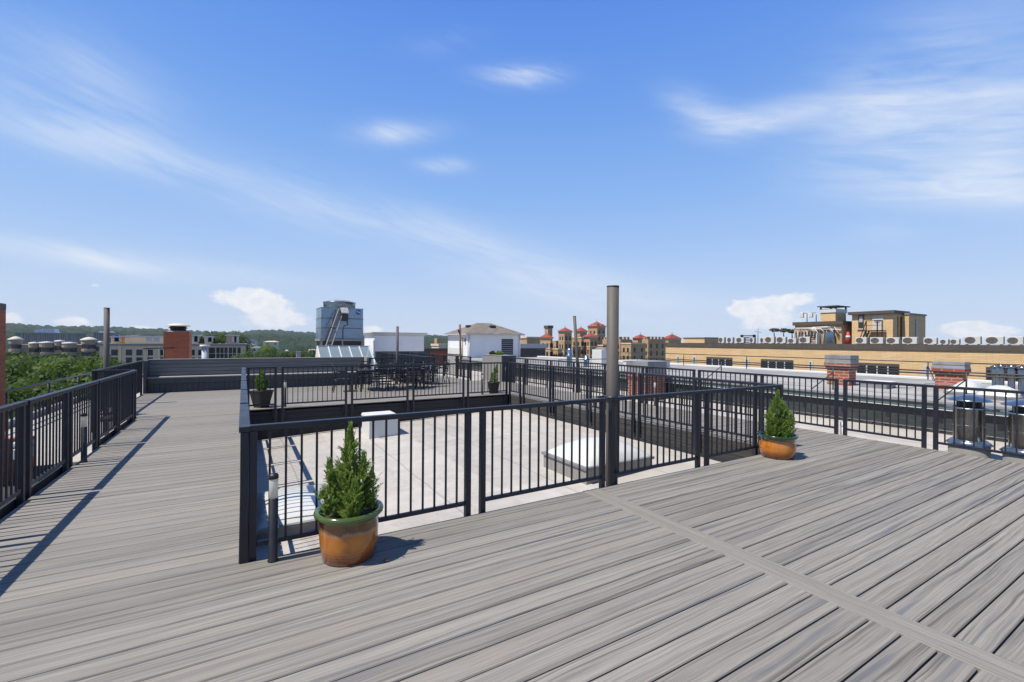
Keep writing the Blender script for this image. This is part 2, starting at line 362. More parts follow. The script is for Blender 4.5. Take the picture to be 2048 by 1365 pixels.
# ------------------------------------------------------------------ deck, roof, skirts
def rz(x): return -0.80 + 0.045 * max(0.0, x)
def rows_intervals(y):
    if y < 4.12:
        return [(-2.0, 3.428), (3.662, 9.9)]
    if y < 12.93:
        return [(-2.0, -0.02), (7.68, 9.9)]
    if y < 13.05:
        return [(-2.72, -0.02), (7.68, 9.9)]
    if y < 18.30:
        return [(-2.72, 9.9)]
    if y < 18.9:
        return [(-2.72, 4.3), (7.05, 8.72)]
    return [(7.05, 8.72)]
dk = MB(); fr = MB()
g = 0.0050; ch = 0.007
k0 = int((-1.6 - 4.12) / BP); k1 = int((27.0 - 4.12) / BP)
for k in range(k0, k1):
    ya = 4.12 + k * BP + g; yb = 4.12 + (k + 1) * BP - g
    for xa, xb in rows_intervals((ya + yb) / 2):
        dz = rng.uniform(-0.0012, 0.0012)
        pr = [(ya, -0.025), (ya, dz - ch), (ya + ch * 0.8, dz), (yb - ch * 0.8, dz), (yb, dz - ch), (yb, -0.025)]
        vs = [(xa, y, z) for y, z in pr] + [(xb, y, z) for y, z in pr]
        fs = [(i, i + 6, (i + 1) % 6 + 6, (i + 1) % 6) for i in range(6)] + [(0, 1, 2, 3, 4, 5), (11, 10, 9, 8, 7, 6)]
        dk.add(vs, fs)
struct(dk.build('deck', 'deck'))
for (xa, xb, ya, yb) in [(-1.97, 9.87, -1.6, 4.09), (-1.97, -0.05, 4.1, 13.04), (7.71, 9.87, 4.1, 13.04), (-2.69, 9.87, 13.08, 18.27), (-2.69, 4.3, 18.272, 18.95), (7.1, 8.68, 18.28, 26.9)]:
    fr.box(xa, xb, ya, yb, -0.07, -0.028)
struct(fr.build('deck_gap_sheet', 'skirt'))  # solid dark sheet added to block light through the board gaps
# the divider strip: two boards with a moulded groove
sb = MB()
for xa, xb in ((3.432, 3.540), (3.550, 3.658)):
    w = xb - xa
    pr = [(xa, -0.025), (xa, -0.001), (xa + 0.004, 0.003), (xa + 0.030, 0.003), (xa + 0.034, 0.0), (xa + 0.038, 0.003), (xb - 0.004, 0.003), (xb, -0.001), (xb, -0.025)]
    n = len(pr)
    vs = [(x, -1.6, z) for x, z in pr] + [(x, 4.115, z) for x, z in pr]
    sb.add(vs, [(i, (i + 1) % n, (i + 1) % n + n, i + n) for i in range(n)] + [tuple(reversed(range(n))), tuple(range(n, 2 * n))])
struct(sb.build('deck_divider_strip', 'strip'))

# the low white roof that carries the deck, tilted to drain left
rb = MB()
xs = [-5.72, 0, 13.18]
for xa, xb in zip(xs, xs[1:]):
    for ya, yb in ((-8, 12), (12, 30), (30, 46)):
        rb.quad((xa, ya, rz(xa)), (xb, ya, rz(xb)), (xb, yb, rz(xb)), (xa, yb, rz(xa)))
struct(rb.build('flat_roof', 'roof'))
struct(MB().box(-4.2, -1.99, -8, 12.6, rz(-2) - 0.02, rz(-2) + 0.006).build('dark_roof_strip', 'wornskirt'))  # dark strip laid over the white roof beside the left deck edge
# the building below that roof
hb = MB(); hb.box(-5.70, 25.0, -8, 46, -19, -0.95)
tag(hb.build('building_body', 'tanbrick'), 'brick apartment building carrying the roof deck and white roof', 'building')
pp = MB(); pp.box(-5.86, -5.70, -8, 46, -1.4, -0.62)
tag(pp.build('roof_parapet', 'lead'), 'low grey parapet along the left edge of the white roof', 'parapet')

# dark skirts that close the gap between deck and roof round the light well
sk = thing('deck_skirt', 'dark boarded skirt with lattice below the back deck edge', 'deck skirt', (0, 13.05, 0))
b = MB()
for i, (za, zb) in enumerate(((-0.155, -0.030), (-0.290, -0.161), (-0.43, -0.296))):
    b.box(-0.02, 7.66, 0.03 + 0.002 * i, 0.06, za, zb)
b.build('fascia_board', 'skirt', sk, 0.003)
b = MB(); b.box(-0.02, 7.66, 0.062, 0.08, -0.82, -0.02); b.build('backing', 'black', sk)
b = MB()
for i in range(-6, 82):
    x = i * 0.096
    for dx, yy in ((0.36, 0.036), (-0.36, 0.047)):
        x0 = x if dx > 0 else x + 0.36; 
        b.bar((x0, yy, -0.80), (x0 + dx, yy, -0.44), 0.022, 0.008, (0, 1, 0))
lat = b.build('lattice', 'wornskirt', sk)
b = MB(); b.box(-0.02, 7.66, 0.01, 0.034, -0.462, -0.43); b.box(3.0, 3.09, 0.012, 0.034, -0.82, -0.462); b.box(1.35, 1.44, 0.012, 0.034, -0.82, -0.462); b.build('lattice_frame', 'skirt', sk)
sk = thing('deck_skirt', 'weathered horizontal boards below the right walkway beside the light well', 'deck skirt', (7.68, 8.6, 0))
b = MB()
for i, (za, zb) in enumerate(((-0.15, -0.030), (-0.285, -0.156), (-0.50, -0.291))):
    b.box(0.0 + 0.003 * i, 0.03, -4.45, 4.45, za, zb)
b.build('fascia_board', 'wornskirt', sk, 0.003)
b = MB(); b.box(-0.05, 0.0, -4.40, 4.40, rz(7.6) - 0.02, rz(7.6) + 0.07); b.build('kick_board', 'skirt', sk)
sk = tag(MB().box(-0.05, -0.022, 4.12, 13.05, -0.80, -0.028).build('deck_skirt', 'skirt', bevel=0.004), 'dark skirt below the left walkway beside the light well', 'deck skirt')
sk = tag(MB().box(-0.02, 7.70, 4.06, 4.10, -0.80, -0.028).build('deck_skirt', 'skirt', bevel=0.004), 'dark skirt under the edge of the front deck by the pots', 'deck skirt')
sk = tag(MB().box(9.86, 9.895, -1.6, 18.3, -0.45, -0.028).build('deck_skirt', 'skirt', bevel=0.004), 'dark skirt under the outer edge of the right walkway', 'deck skirt')
sk = tag(MB().box(-1.995, -1.96, -1.6, 12.9, -0.80, -0.028).build('deck_skirt', 'skirt', bevel=0.004), 'dark skirt under the outer edge of the left walkway', 'deck skirt')
# fallen leaves
def leaf(x, y, z, s, mat, label, rzv):
    b = MB(); n = 7
    for q in range(3):
        a0 = q * 0.9 - 0.9
        pts = []
        for i in range(5):
            t = i / 4; w = math.sin(PI * min(1, t * 0.98 + 0.02)) * 0.3
            c = Vector((math.cos(a0) * t, math.sin(a0) * t, 0.18 * math.sin(t * 3 + q))); nrm = Vector((-math.sin(a0), math.cos(a0), 0.4))
            pts.append((c - nrm * w, c + nrm * w))
        for (p0, p1), (q0, q1) in zip(pts, pts[1:]): b.quad(p0 * s, q0 * s, q1 * s, p1 * s)
    o = b.build('fallen_leaf', mat, loc=(x, y, z)); o.rotation_euler = (0, 0, rzv); return tag(o, label, 'leaf')
leaf(0.965, 3.575, 0.016, 0.040, 'leaf', 'brown curled leaf on the deck beside the large glazed pot', 0.3)
x, y = on_z(1128, 829, -0.43); leaf(x, y, -0.42, 0.10, 'yleaf', 'yellow leaf on the roof below the right walkway', 1.2)
x, y = on_z(1090, 833, -0.45); leaf(x - 0.02, y, -0.44, 0.07, 'yleaf', 'small yellow leaf at the foot of the weathered skirt boards', 0.4)

# ------------------------------------------------------------------ railings
RAIL_TOP = 1.07
_bal = {}
def rail(name, label, p0, p1, posts, tops, z0=0.0, zpost=-0.26, wtop=0.062, spacing=0.117, group=None, cap=False, brackets=False):
    """posts: positions along the run; tops: (a, b, bars?) stretches of top and bottom rail"""
    p0, p1 = Vector((*p0, z0)), Vector((*p1, z0)); d = p1 - p0
    t = thing(name, label, 'railing', p0, math.atan2(d.y, d.x), group)
    me = None
    for s in posts:
        key = ('post', zpost)
        if key not in _bal:
            o = MB().box(-0.0285, 0.0285, -0.0285, 0.0285, zpost, RAIL_TOP - 0.046).build('post', 'rail', t, 0.004); _bal[key] = o
        else:
            o = _bal[key].copy(); COL.objects.link(o); o.parent = t
        o.location = (s, 0, 0)
        if brackets:
            bm = MB()
            for sx in (-0.05, 0.05):
                for zz in (-0.07, -0.2): bm.tube([(sx, 0.02, zz), (sx, -0.0, zz)], 0.012, 8)
            bm.box(-0.062, 0.062, 0.012, 0.028, -0.24, -0.04); bm.build('bracket', 'rail', o)
    for a, b_, bars in tops:
        MB().box(a, b_, -wtop / 2, wtop / 2, RAIL_TOP - 0.044, RAIL_TOP).build('top_rail', 'rail', t, 0.005)
        inner = sorted(s for s in posts if a - 0.01 <= s <= b_ + 0.01)
        for s0, s1 in zip(inner, inner[1:]):
            L = s1 - s0
            if L < 0.3: continue
            MB().box(s0 + 0.0285, s1 - 0.0285, -0.018, 0.018, 0.095, 0.133).build('bottom_rail', 'rail', t, 0.003)
            if not bars: continue
            n = max(1, round(L / spacing)); 
            for i in range(1, n):
                if 'bal' not in _bal:
                    o = MB().box(-0.0085, 0.0085, -0.0085, 0.0085, 0.130, RAIL_TOP - 0.04).build('baluster', 'rail', t); _bal['bal'] = o
                else:
                    o = _bal['bal'].copy(); COL.objects.link(o); o.parent = t
                o.location = (s0 + L * i / n, 0, 0)
    return t
# front of the light well, left and right of the tall round post
FY = 4.157
rail('railing', 'dark metal railing before the light well, left of the tall post', (0, FY), (3.82, FY), [0.075, 1.963, 2.13, 3.765], [(0.05, 3.80, True)])
rail('railing', 'dark metal railing before the light well, right of the tall post', (3.915, FY), (7.72, FY), [0.0, 1.645, 1.845, 3.745], [(-0.03, 3.775, True)])
# left side, along the walkway
rail('railing', 'dark railing between the wide left walkway and the light well', (0.015, FY - 0.03), (0.015, 13.0), [0.0, 1.42, 1.57, 3.0, 3.15, 4.58, 4.73, 6.16, 6.31, 7.74, 7.89, 8.86], [(-0.035, 1.45, True), (1.54, 3.03, True), (3.12, 4.61, True), (4.70, 6.19, True), (6.28, 7.77, True), (7.86, 8.9, True)], wtop=0.078)
# back of the light well
BY = 12.99
rail('railing', 'short railing panel in front of the square black planter', (0.12, BY), (0.75, BY), [0.0, 0.60], [(-0.03, 0.63, True)], zpost=-0.33, brackets=True)
rail('railing', 'long dark railing along the back deck before the dining table', (0.88, BY), (7.60, BY), [0.0, 1.56, 1.72, 3.29, 3.47, 5.09, 5.25, 6.66], [(-0.03, 3.32, True), (3.44, 6.69, True)], zpost=-0.33, brackets=True)
# right side of the light well
IX = 7.645
rail('railing', 'inner railing of the right walkway, far half before the break', (IX, 7.40), (IX, 12.97), [0.0, 1.49, 1.62, 3.11, 3.26, 4.69, 4.90, 5.55], [(-0.03, 5.58, True)], zpost=-0.30)
rail('railing', 'inner railing of the right walkway, near half ending by the round pot', (IX, 4.20), (IX, 7.25), [0.25, 0.37, 1.48, 1.59, 3.03], [(-0.02, 3.06, True)], zpost=-0.30)
# outer side of the right walkway
OX = 9.945
rail('railing', 'outer railing at the right edge of the front deck before the steel vents', (OX, 0.9), (OX, 4.19), [0.0, 1.95, 2.10, 3.27], [(-0.03, 3.30, True)])
rail('railing', 'outer railing behind the round pot, nearer stretch of the right walkway', (OX, 4.32), (OX, 7.42), [0.0, 1.47, 1.62, 3.08], [(-0.03, 3.11, True)])
rail('railing', 'outer railing of the right walkway, farther stretch toward the grey planter', (OX, 7.56), (OX, 16.9), [0.0, 1.58, 1.73, 3.18, 3.32, 4.70, 4.90, 6.27, 6.50, 7.90, 8.05, 9.25], [(-0.03, 9.28, True)])
# left walkway
LX = -2.045
lr = rail('railing', 'long dark railing on the outer side of the left walkway', (LX, 2.6), (LX, 12.86), [0.0, 0.17, 1.42, 1.59, 2.85, 3.02, 4.27, 4.44, 5.69, 5.86, 7.10, 7.27, 8.52, 8.69, 9.94, 10.2], [(-0.03, 4.325, True), (4.385, 7.155, True), (7.215, 10.23, True)], zpost=-0.20, wtop=0.075)
for a_, b_ in ((0.0, 5.75), (7.2, 10.2)): MB().box(a_, b_, 0.031, 0.046, -0.20, 0.035).build('kick_plate', 'rail', lr, 0.003)
rail('railing', 'short cross railing where the left walkway widens', (-2.72, 13.0), (-2.06, 13.0), [0.0, 0.64], [(-0.03, 0.64, True)])
rail('railing', 'dark railing on the left running up to the built-in bench', (-2.755, 12.95), (-2.755, 18.45), [0.0, 0.15, 1.75, 1.9, 3.5, 3.65, 5.3], [(-0.03, 5.45, True)])
# rails behind the dining place
rail('railing', 'dark railing behind the dining table, right of the bench', (4.32, 18.25), (7.0, 18.25), [0.0, 1.25, 1.4, 2.62], [(-0.03, 2.65, True)])
rail('railing', 'railing on the near side of the gangway to the white shed', (7.02, 18.3), (7.02, 26.9), [0.0, 1.4, 1.55, 3.0, 3.15, 4.6, 4.75, 6.3, 6.45, 8.4], [(-0.03, 8.4, True)])
rail('railing', 'railing on the far side of the gangway to the white shed', (8.75, 18.3), (8.75, 26.9), [0.0, 1.4, 1.55, 3.0, 3.15, 4.6, 4.75, 6.3, 6.45, 8.4], [(-0.03, 8.4, True)])

# ------------------------------------------------------------------ tall posts
def post(label, x, y, r, z0, z1, lean=(0, 0), mat='pole', extra=None):
    t = thing('steel_post', label, 'post', (x, y, z0))
    h = z1 - z0
    MB().tube([(0, 0, 0), (lean[0] * h * 0.5, lean[1] * h * 0.5, h * 0.5), (lean[0] * h, lean[1] * h, h)], r, 24).build('shaft', mat, t)
    MB().tube([(lean[0] * h, lean[1] * h, h - 0.002), (lean[0] * h, lean[1] * h, h + 0.012)], r * 1.04, 24).build('cap', 'parapet', t)
    return t
t = post('thick round steel post standing between two front railing panels', 4.035, 4.275, 0.0755, -0.63, 2.455)
MB().lathe([(0.078, 1.66), (0.10, 1.66), (0.10, 1.70), (0.078, 1.70)], n=24).build('collar', 'rail', t)
b = MB(); b.box(-0.15, 0.12, -0.12, -0.078, 1.672, 1.694); b.box(-0.15, 0.12, 0.078, 0.12, 1.672, 1.694); b.build('clamp_bar', 'rail', t, 0.003)
yy, zz = on_x(217, 700, -3.1)
post('dark round post rising left of the bench behind the railings', -3.1, 15.75, 0.062, -0.9, on_x(219, 618, -3.1)[1])
x, z = on_y(795, 654, 17.9); post('thin round post beside the dining table', x, 17.9, 0.052, -0.05, z)
x, z = on_y(919, 650, 24.0); t = post('thin rusty post before the white shed door side', x + 0.12, 24.0, 0.062, -0.4, z, (-0.030, 0), 'rust')
MB().box(-0.20, -0.06, -0.05, 0.05, z - 0.05, z + 0.12).build('floodlight', 'black', t, 0.01)
x, z = on_y(1149, 633, 14.2); post('leaning round post beyond the right walkway', x + 0.28, 14.2, 0.062, -0.3, z, (-0.092, 0), 'pole')

# ------------------------------------------------------------------ bollard lights
def bollard(label, loc):
    t = thing('bollard_light', label, 'bollard light', loc, group='black bollard lights along the deck edges')
    MB().lathe([(0, 0.0), (0.040, 0.0), (0.040, 0.012), (0.034, 0.018), (0.034, 0.50), (0.030, 0.502)], n=24).build('column', 'black', t)
    MB().lathe([(0.030, 0.500), (0.0325, 0.503), (0.0325, 0.652), (0.030, 0.655)], n=24).build('lens', 'lens', t)
    MB().lathe([(0.030, 0.652), (0.0365, 0.654), (0.0365, 0.676), (0.030, 0.690), (0.0, 0.698)], n=24).build('cap', 'black', t)
    return t
b0 = bollard('black bollard light at the front corner beside the glazed pot', (0.215, 4.035, 0))
copy_thing(b0, (-1.925, 8.59, 0), 0, 'black bollard light by the outer railing of the left walkway')
copy_thing(b0, (0.955, 13.22, 0), 0, 'black bollard light right of the square planter on the back deck')
copy_thing(b0, (6.80, 13.30, 0), 0, 'black bollard light left of the round black planter')
copy_thing(b0, (9.75, 16.85, 0), 0, 'black bollard light before the shaded end of the grey planter box')
copy_thing(b0, (9.80, 8.70, 0), 0, 'black bollard light by the outer railing near the brick chimney')

# ------------------------------------------------------------------ potted plants
def conifer_mesh(name, mat, parent, h, r, seed, z0, lumps, n=520, size=1.0):
    """feathery upright sprays in a lumpy cone; lumps: (angle, height, spread, reach)"""
    rg = random.Random(seed); b = MB()
    def spray(base, d, L, roll):
        d = d.normalized(); side = d.cross(Vector((0, 0, 1)))
        if side.length < 0.1: side = Vector((1, 0, 0))
        side.normalize(); up = side.cross(d)
        side = side * math.cos(roll) + up * math.sin(roll); up = side.cross(d)
        k = 7
        for i in range(k):
            t = (i + 0.3) / k; c = base + d * (L * t) + up * (0.10 * L * t * t)
            for sgn in (-1, 1):
                ll = L * (0.36 * (1 - t * 0.75)) * rg.uniform(0.75, 1.2); w = ll * 0.34
                dd = (d * 0.75 + side * sgn * 0.75 + up * rg.uniform(-0.2, 0.35)).normalized()
                nn = dd.cross(up).normalized()
                p = c; q = c + dd * ll
                b.quad(p, p + dd * ll * 0.45 + nn * w, q, p + dd * ll * 0.5 - nn * w)
        b.quad(base + d * L * 0.8, base + d * L * 0.95 + side * 0.05 * L, base + d * L * 1.12, base + d * L * 0.95 - side * 0.05 * L)
    H = h
    for (dx, dy, zl, h, r, n) in [(0, 0, 0, h, r, n)] + list(lumps):
        tilt = Vector((dx, dy, 0)) * 0.6
        for i in range(n):
            t = rg.random() ** 1.1; a = rg.uniform(0, 2 * PI)
            env = r * (1 - t) ** 0.8 * (0.72 + 0.55 * mnoise.noise((math.cos(a) * 1.5 + seed, math.sin(a) * 1.5, t * 4.5 + dx * 9)))
            env *= min(1.0, 0.55 + t * 3.5)
            rr = env * math.sqrt(rg.uniform(0.08, 1.0))
            base = Vector((dx + math.cos(a) * rr * 0.86, dy + math.sin(a) * rr * 0.86, z0 + zl + t * h * 0.93)) + tilt * t
            outw = Vector((math.cos(a), math.sin(a), 0))
            d = outw * rg.uniform(0.3, 1.05) + Vector((0, 0, 1)) * rg.uniform(0.45, 1.2) + Vector((rg.uniform(-.3, .3), rg.uniform(-.3, .3), 0))
            if t > 0.85: d = Vector((rg.uniform(-.25, .25), rg.uniform(-.25, .25), 1))
            spray(base, d, H * rg.uniform(0.085, 0.150) * size, rg.uniform(-1.4, 1.4))
    return b.build(name, mat, parent)
def pot_plant(label, loc, pot_prof, mat_pot, rim_z, r_in, fol, seed, h, r, lumps, matf, rzv=0.0, n=520, name='potted_conifer', cat='potted plant', group=None, lean=(0, 0), size=1.0):
    t = thing(name, label, cat, loc, rzv, group)
    MB().lathe(pot_prof, n=56).build('pot', mat_pot, t)
    MB().lathe([(0.0, rim_z - 0.055), (r_in * 0.6, rim_z - 0.062), (r_in, rim_z - 0.072)], n=32).build('soil', 'soil', t)
    MB().tube([(0, 0, rim_z - 0.08), (lean[0] * 0.4, lean[1] * 0.4, rim_z + h * 0.35), (lean[0], lean[1], rim_z + h * 0.8)], [0.018, 0.012, 0.004], 8).build('trunk', 'bark', t)
    o = conifer_mesh(fol, matf, t, h, r, seed, rim_z - 0.05, lumps, n, size)
    if lean != (0, 0):
        for v in o.data.vertices:
            k = max(0, (v.co.z - rim_z) / h); v.co.x += lean[0] * k; v.co.y += lean[1] * k
    return t
# big glazed pot: slightly flared rim, straight sides
profA = [(0.0, 0.0), (0.190, 0.0), (0.202, 0.008), (0.210, 0.05), (0.217, 0.09), (0.222, 0.12), (0.228, 0.20), (0.229, 0.28), (0.227, 0.325), (0.232, 0.338), (0.252, 0.345), (0.266, 0.358), (0.269, 0.375), (0.262, 0.390), (0.246, 0.396), (0.232, 0.390), (0.222, 0.375), (0.215, 0.34), (0.212, 0.25)]
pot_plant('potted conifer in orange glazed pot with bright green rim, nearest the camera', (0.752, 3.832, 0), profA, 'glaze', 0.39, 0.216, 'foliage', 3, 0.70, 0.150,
          [(-0.090, 0.03, 0.06, 0.36, 0.070, 120), (-0.13, 0.0, 0.0, 0.20, 0.085, 70), (0.060, -0.04, 0.05, 0.42, 0.11, 150), (0.11, -0.03, 0.02, 0.30, 0.095, 90), (0.0, -0.10, 0.0, 0.28, 0.11, 90), (-0.03, 0.0, 0.2, 0.26, 0.09, 60)], 'conifer', n=290)
profB = [(0.0, 0.0), (0.205, 0.0), (0.218, 0.008), (0.236, 0.05), (0.249, 0.10), (0.252, 0.16), (0.243, 0.22), (0.232, 0.26), (0.236, 0.285), (0.262, 0.305), (0.276, 0.325), (0.280, 0.342), (0.274, 0.354), (0.258, 0.356), (0.246, 0.345), (0.238, 0.31), (0.236, 0.22)]
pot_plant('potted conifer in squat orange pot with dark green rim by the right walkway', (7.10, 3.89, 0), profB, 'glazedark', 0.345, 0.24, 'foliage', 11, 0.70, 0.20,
          [(0.10, -0.04, 0.02, 0.42, 0.12, 200), (-0.11, 0.02, 0.02, 0.40, 0.10, 170), (0.02, -0.12, 0.0, 0.36, 0.12, 170)], 'conifer', n=430)
# square tapered black planter
t = thing('potted_conifer', 'yellow-green conifer in a square tapered black planter on the back deck', 'potted plant', (0.42, 13.42, 0), R(40))
b = MB(); b.frustum(0, 0, 0.0, 0.40, 0.125, 0.125, 0.195, 0.195); b.frustum(0, 0, 0.401, 0.435, 0.205, 0.205, 0.208, 0.208); b.build('pot', 'blackplastic', t, 0.006)
MB().box(-0.18, 0.18, -0.18, 0.18, 0.432, 0.440).build('soil', 'soil', t)
conifer_mesh('foliage', 'conifer2', t, 0.56, 0.17, 21, 0.43, [(-0.07, 0.03, 0.0, 0.36, 0.09, 90), (0.07, -0.03, 0.0, 0.28, 0.09, 80)], 240, 1.15)
# round black planter by the right corner
profC = [(0.0, 0.0), (0.150, 0.0), (0.156, 0.01), (0.20, 0.33), (0.215, 0.335), (0.218, 0.375), (0.208, 0.385), (0.190, 0.375), (0.185, 0.33), (0.18, 0.25)]
pot_plant('dark conifer leaning right in a round black planter by the walkway corner', (7.31, 13.47, 0), profC, 'blackplastic', 0.38, 0.185, 'foliage', 31, 0.62, 0.17, [(-0.07, 0.0, 0.0, 0.34, 0.09, 90)], 'conifer', n=260, lean=(0.12, 0.0), size=1.1)
# bushy plant behind the end of the left railing
t = pot_plant('round green shrub in a dark pot behind the left railing end', (-2.38, 13.45, 0), [(r * 0.9, z * 0.8) for r, z in profC], 'blackplastic', 0.30, 0.165, 'foliage', 41, 0.50, 0.20, [(0.08, 0.0, 0.02, 0.36, 0.12, 110), (-0.08, 0.05, 0.0, 0.36, 0.12, 110), (0.0, -0.1, 0.0, 0.3, 0.12, 90)], 'conifer2', n=200, name='potted_shrub', size=1.1)
# ------------------------------------------------------------------ things on the white roof
def dome_skylight(name, label, x0, x1, y0, y1, zb, hc, rise, rzv=0.0, wallmat='greywood', group=None, steps=24, profile=0.58):
    cx, cy = (x0 + x1) / 2, (y0 + y1) / 2; a, b_ = (x1 - x0) / 2, (y1 - y0) / 2
    t = thing(name, label, 'skylight', (cx, cy, zb), rzv, group)
    MB().box(-a, a, -b_, b_, -0.05, hc).build('curb', wallmat, t, 0.008)
    m = MB(); m.box(-a - 0.03, a + 0.03, -b_ - 0.03, b_ + 0.03, hc, hc + 0.05); m.build('flange', 'lead', t, 0.006)
    m = MB(); vs = []; fs = []
    aa, bb = a - 0.02, b_ - 0.02
    for i in range(steps + 1):
        for j in range(steps + 1):
            u, v = -1 + 2 * i / steps, -1 + 2 * j / steps
            hh = ((1 - abs(u) ** 2.0) * (1 - abs(v) ** 2.0)) ** profile
            vs.append((u * aa, v * bb, hc + 0.052 + rise * hh))
    for i in range(steps):
        for j in range(steps):
            p = i * (steps + 1) + j; fs.append((p, p + steps + 1, p + steps + 2, p + 1))
    m.add(vs, fs, True); m.build('dome', 'dome', t)
    return t
dome_skylight('dome_skylight', 'milky dome skylight on a boarded curb below the tall post', 4.83, 6.36, 5.70, 6.93, rz(5.6), 0.20, 0.30)
dome_skylight('dome_skylight', 'milky dome skylight in the left corner of the light well, striped by railing shadow', 0.16, 1.12, 6.42, 7.95, rz(0.7), 0.11, 0.13, wallmat='lead')  # curb grey carries the shade of its front side
# white roof hatch
t = thing('roof_hatch', 'white box hatch with sloping lid in the middle of the light well', 'roof hatch', (3.05, 11.75, rz(3.0)))
m = MB(); m.frustum(0, 0, -0.05, 0.46, 0.37, 0.40, 0.36, 0.38); m.build('curb', 'white', t, 0.01)
m = MB(); m.frustum(0, 0, 0.461, 0.535, 0.39, 0.42, 0.37, 0.39); m.build('lid', 'white', t, 0.012)
# steel vents at the right edge
def steel_vent(label, loc, s=1.0):
    t = thing('steel_vent', label, 'roof vent', loc, group='shiny steel roof vents')
    MB().lathe([(0.27, -0.06), (0.27, 0.27), (0.255, 0.29), (0.0, 0.29)], n=36).build('base', 'concrete', t)
    MB().lathe([(0.29, 0.293), (0.31, 0.305), (0.235, 0.375), (0.212, 0.38)], n=36).build('storm_collar', 'galv', t)
    m = MB(); m.lathe([(0.208, 0.29), (0.208, 0.93)], n=40); m.lathe([(0.209, 0.62), (0.212, 0.625), (0.212, 0.64), (0.209, 0.645)], n=40); m.build('pipe', 'steel', t)
    m = MB(); m.lathe([(0.212, 0.92), (0.30, 0.935), (0.302, 0.947), (0.21, 0.955)], n=40); m.build('lower_rim', 'galv', t)
    m = MB(); m.lathe([(0.165, 0.94), (0.165, 1.07)], n=32); m.build('throat', 'black', t)
    for k in range(4):
        a = k * PI / 2 + 0.5; MB().box(-0.012, 0.012, -0.004, 0.004, 0.94, 1.09).build('strut', 'galv', t, loc=(0.19 * math.cos(a), 0.19 * math.sin(a), 0))
    m = MB(); m.lathe([(0.0, 1.065), (0.29, 1.065), (0.30, 1.072), (0.28, 1.09), (0.18, 1.140), (0.07, 1.17), (0.0, 1.175)], n=40); m.build('cap', 'galv', t)
    return t
sv = steel_vent('shiny round steel vent with domed cap, just beyond the right railing', (11.05, 2.72, rz(11.05)))
copy_thing(sv, (10.98, 2.02, rz(11.0)), 0.4, 'shiny round steel vent cut by the right edge of the photo')
t = thing('pipe_stub', 'short pale pipe stub behind the gap in the right railing', 'pipe', (10.10, 4.28, rz(10.1)))
MB().tube([(0, 0, -0.05), (0, 0, 0.55)], 0.03, 16).build('pipe', 'whitepipe', t); MB().lathe([(0.036, 0.48), (0.036, 0.56), (0.0, 0.56)], n=16).build('coupling', 'whitepipe', t)
# left strip of roof: small white vent, boxes, brick chimney at the left edge
t = thing('roof_vent_box', 'small white plastic vent box on the roof left of the walkway', 'roof vent', (-2.5, on_x(47, 900, -2.5)[0], rz(-2.5)))
za, zb_ = on_x(47, 917, -2.5)[1] - rz(-2.5), on_x(47, 881, -2.5)[1] - rz(-2.5)
MB().tube([(0, 0, 0), (0, 0, za)], 0.05, 12).build('pipe', 'whitepipe', t); MB().box(-0.08, 0.08, -0.08, 0.08, za, za + (zb_ - za) * 0.6).build('box', 'whitepipe', t, 0.015); MB().box(-0.085, 0.085, -0.085, 0.085, za + (zb_ - za) * 0.63, zb_).build('hood', 'whitepipe', t, 0.03)
t = thing('brick_chimney', 'red brick chimney stack cut by the left edge of the photo', 'chimney', (-4.58, 6.0, rz(-4)))
yy, zz = on_x(12, 608, -3.9)
x1 = -3.9; y1 = yy
t.location = (x1 - 0.6, y1 - 0.55, rz(-4))
MB().box(-0.6, 0.6, -0.55, 0.55, -0.1, zz - 0.12 - rz(-4)).build('stack', 'redbrick', t)
MB().box(-0.605, 0.605, -0.555, 0.555, zz - 0.12 - rz(-4), zz - rz(-4)).build('cap', 'parapet', t, 0.01)
MB().box(-0.75, 0.95, -0.75, 0.75, -0.1, 0.62).build('plinth', 'redbrick', t, 0.01)
# pipe rail along the left edge
def pipe_rail(label, p0, p1, hs, posts, zb, braces=(), r=0.022, feet=0.0):
    p0, p1 = Vector((*p0, zb)), Vector((*p1, zb)); d = p1 - p0
    t = thing('pipe_railing', label, 'pipe railing', p0, math.atan2(d.y, d.x))
    L = d.length
    for h in hs: MB().tube([(0, 0, h), (L, 0, h)], r, 8).build('rail', 'black', t)
    for s in posts: MB().tube([(s, 0, 0), (s, 0, max(hs) + 0.005)], r, 8).build('post', 'black', t)
    for s, dx in braces: MB().tube([(s, 0, max(hs) * 0.75), (s + dx * 0.4, 0.35, 0)], r * 0.8, 8).build('brace', 'black', t)
    return t
pipe_rail('plain black pipe railing along the left edge of the white roof', (-5.60, 4.0), (-5.60, 40.0), [1.08, 0.55], [1.0, 4.2, 7.4, 10.6, 13.8, 17.0, 20.2, 25, 30, 35.9], -0.80, r=0.036)
# ------------------------------------------------------------------ built-in bench
t = thing('built_in_bench', 'long built-in wooden bench with boarded backrest at the end of the walkway', 'bench', (0.8, 18.4, 0))
x0, x1 = -3.46, 3.46
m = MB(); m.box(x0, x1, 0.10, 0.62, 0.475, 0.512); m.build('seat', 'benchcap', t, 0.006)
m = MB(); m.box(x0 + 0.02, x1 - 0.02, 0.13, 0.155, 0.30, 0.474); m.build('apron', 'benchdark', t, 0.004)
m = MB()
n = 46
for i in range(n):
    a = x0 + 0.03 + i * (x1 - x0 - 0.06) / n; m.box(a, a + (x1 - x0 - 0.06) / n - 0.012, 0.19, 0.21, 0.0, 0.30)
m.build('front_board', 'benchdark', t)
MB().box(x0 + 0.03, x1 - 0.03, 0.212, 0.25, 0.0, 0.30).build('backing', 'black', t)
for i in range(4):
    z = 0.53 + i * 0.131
    MB().box(x0, x1, 0.60, 0.63, z, z + 0.122).build('backrest_board', 'bench', t, 0.006)
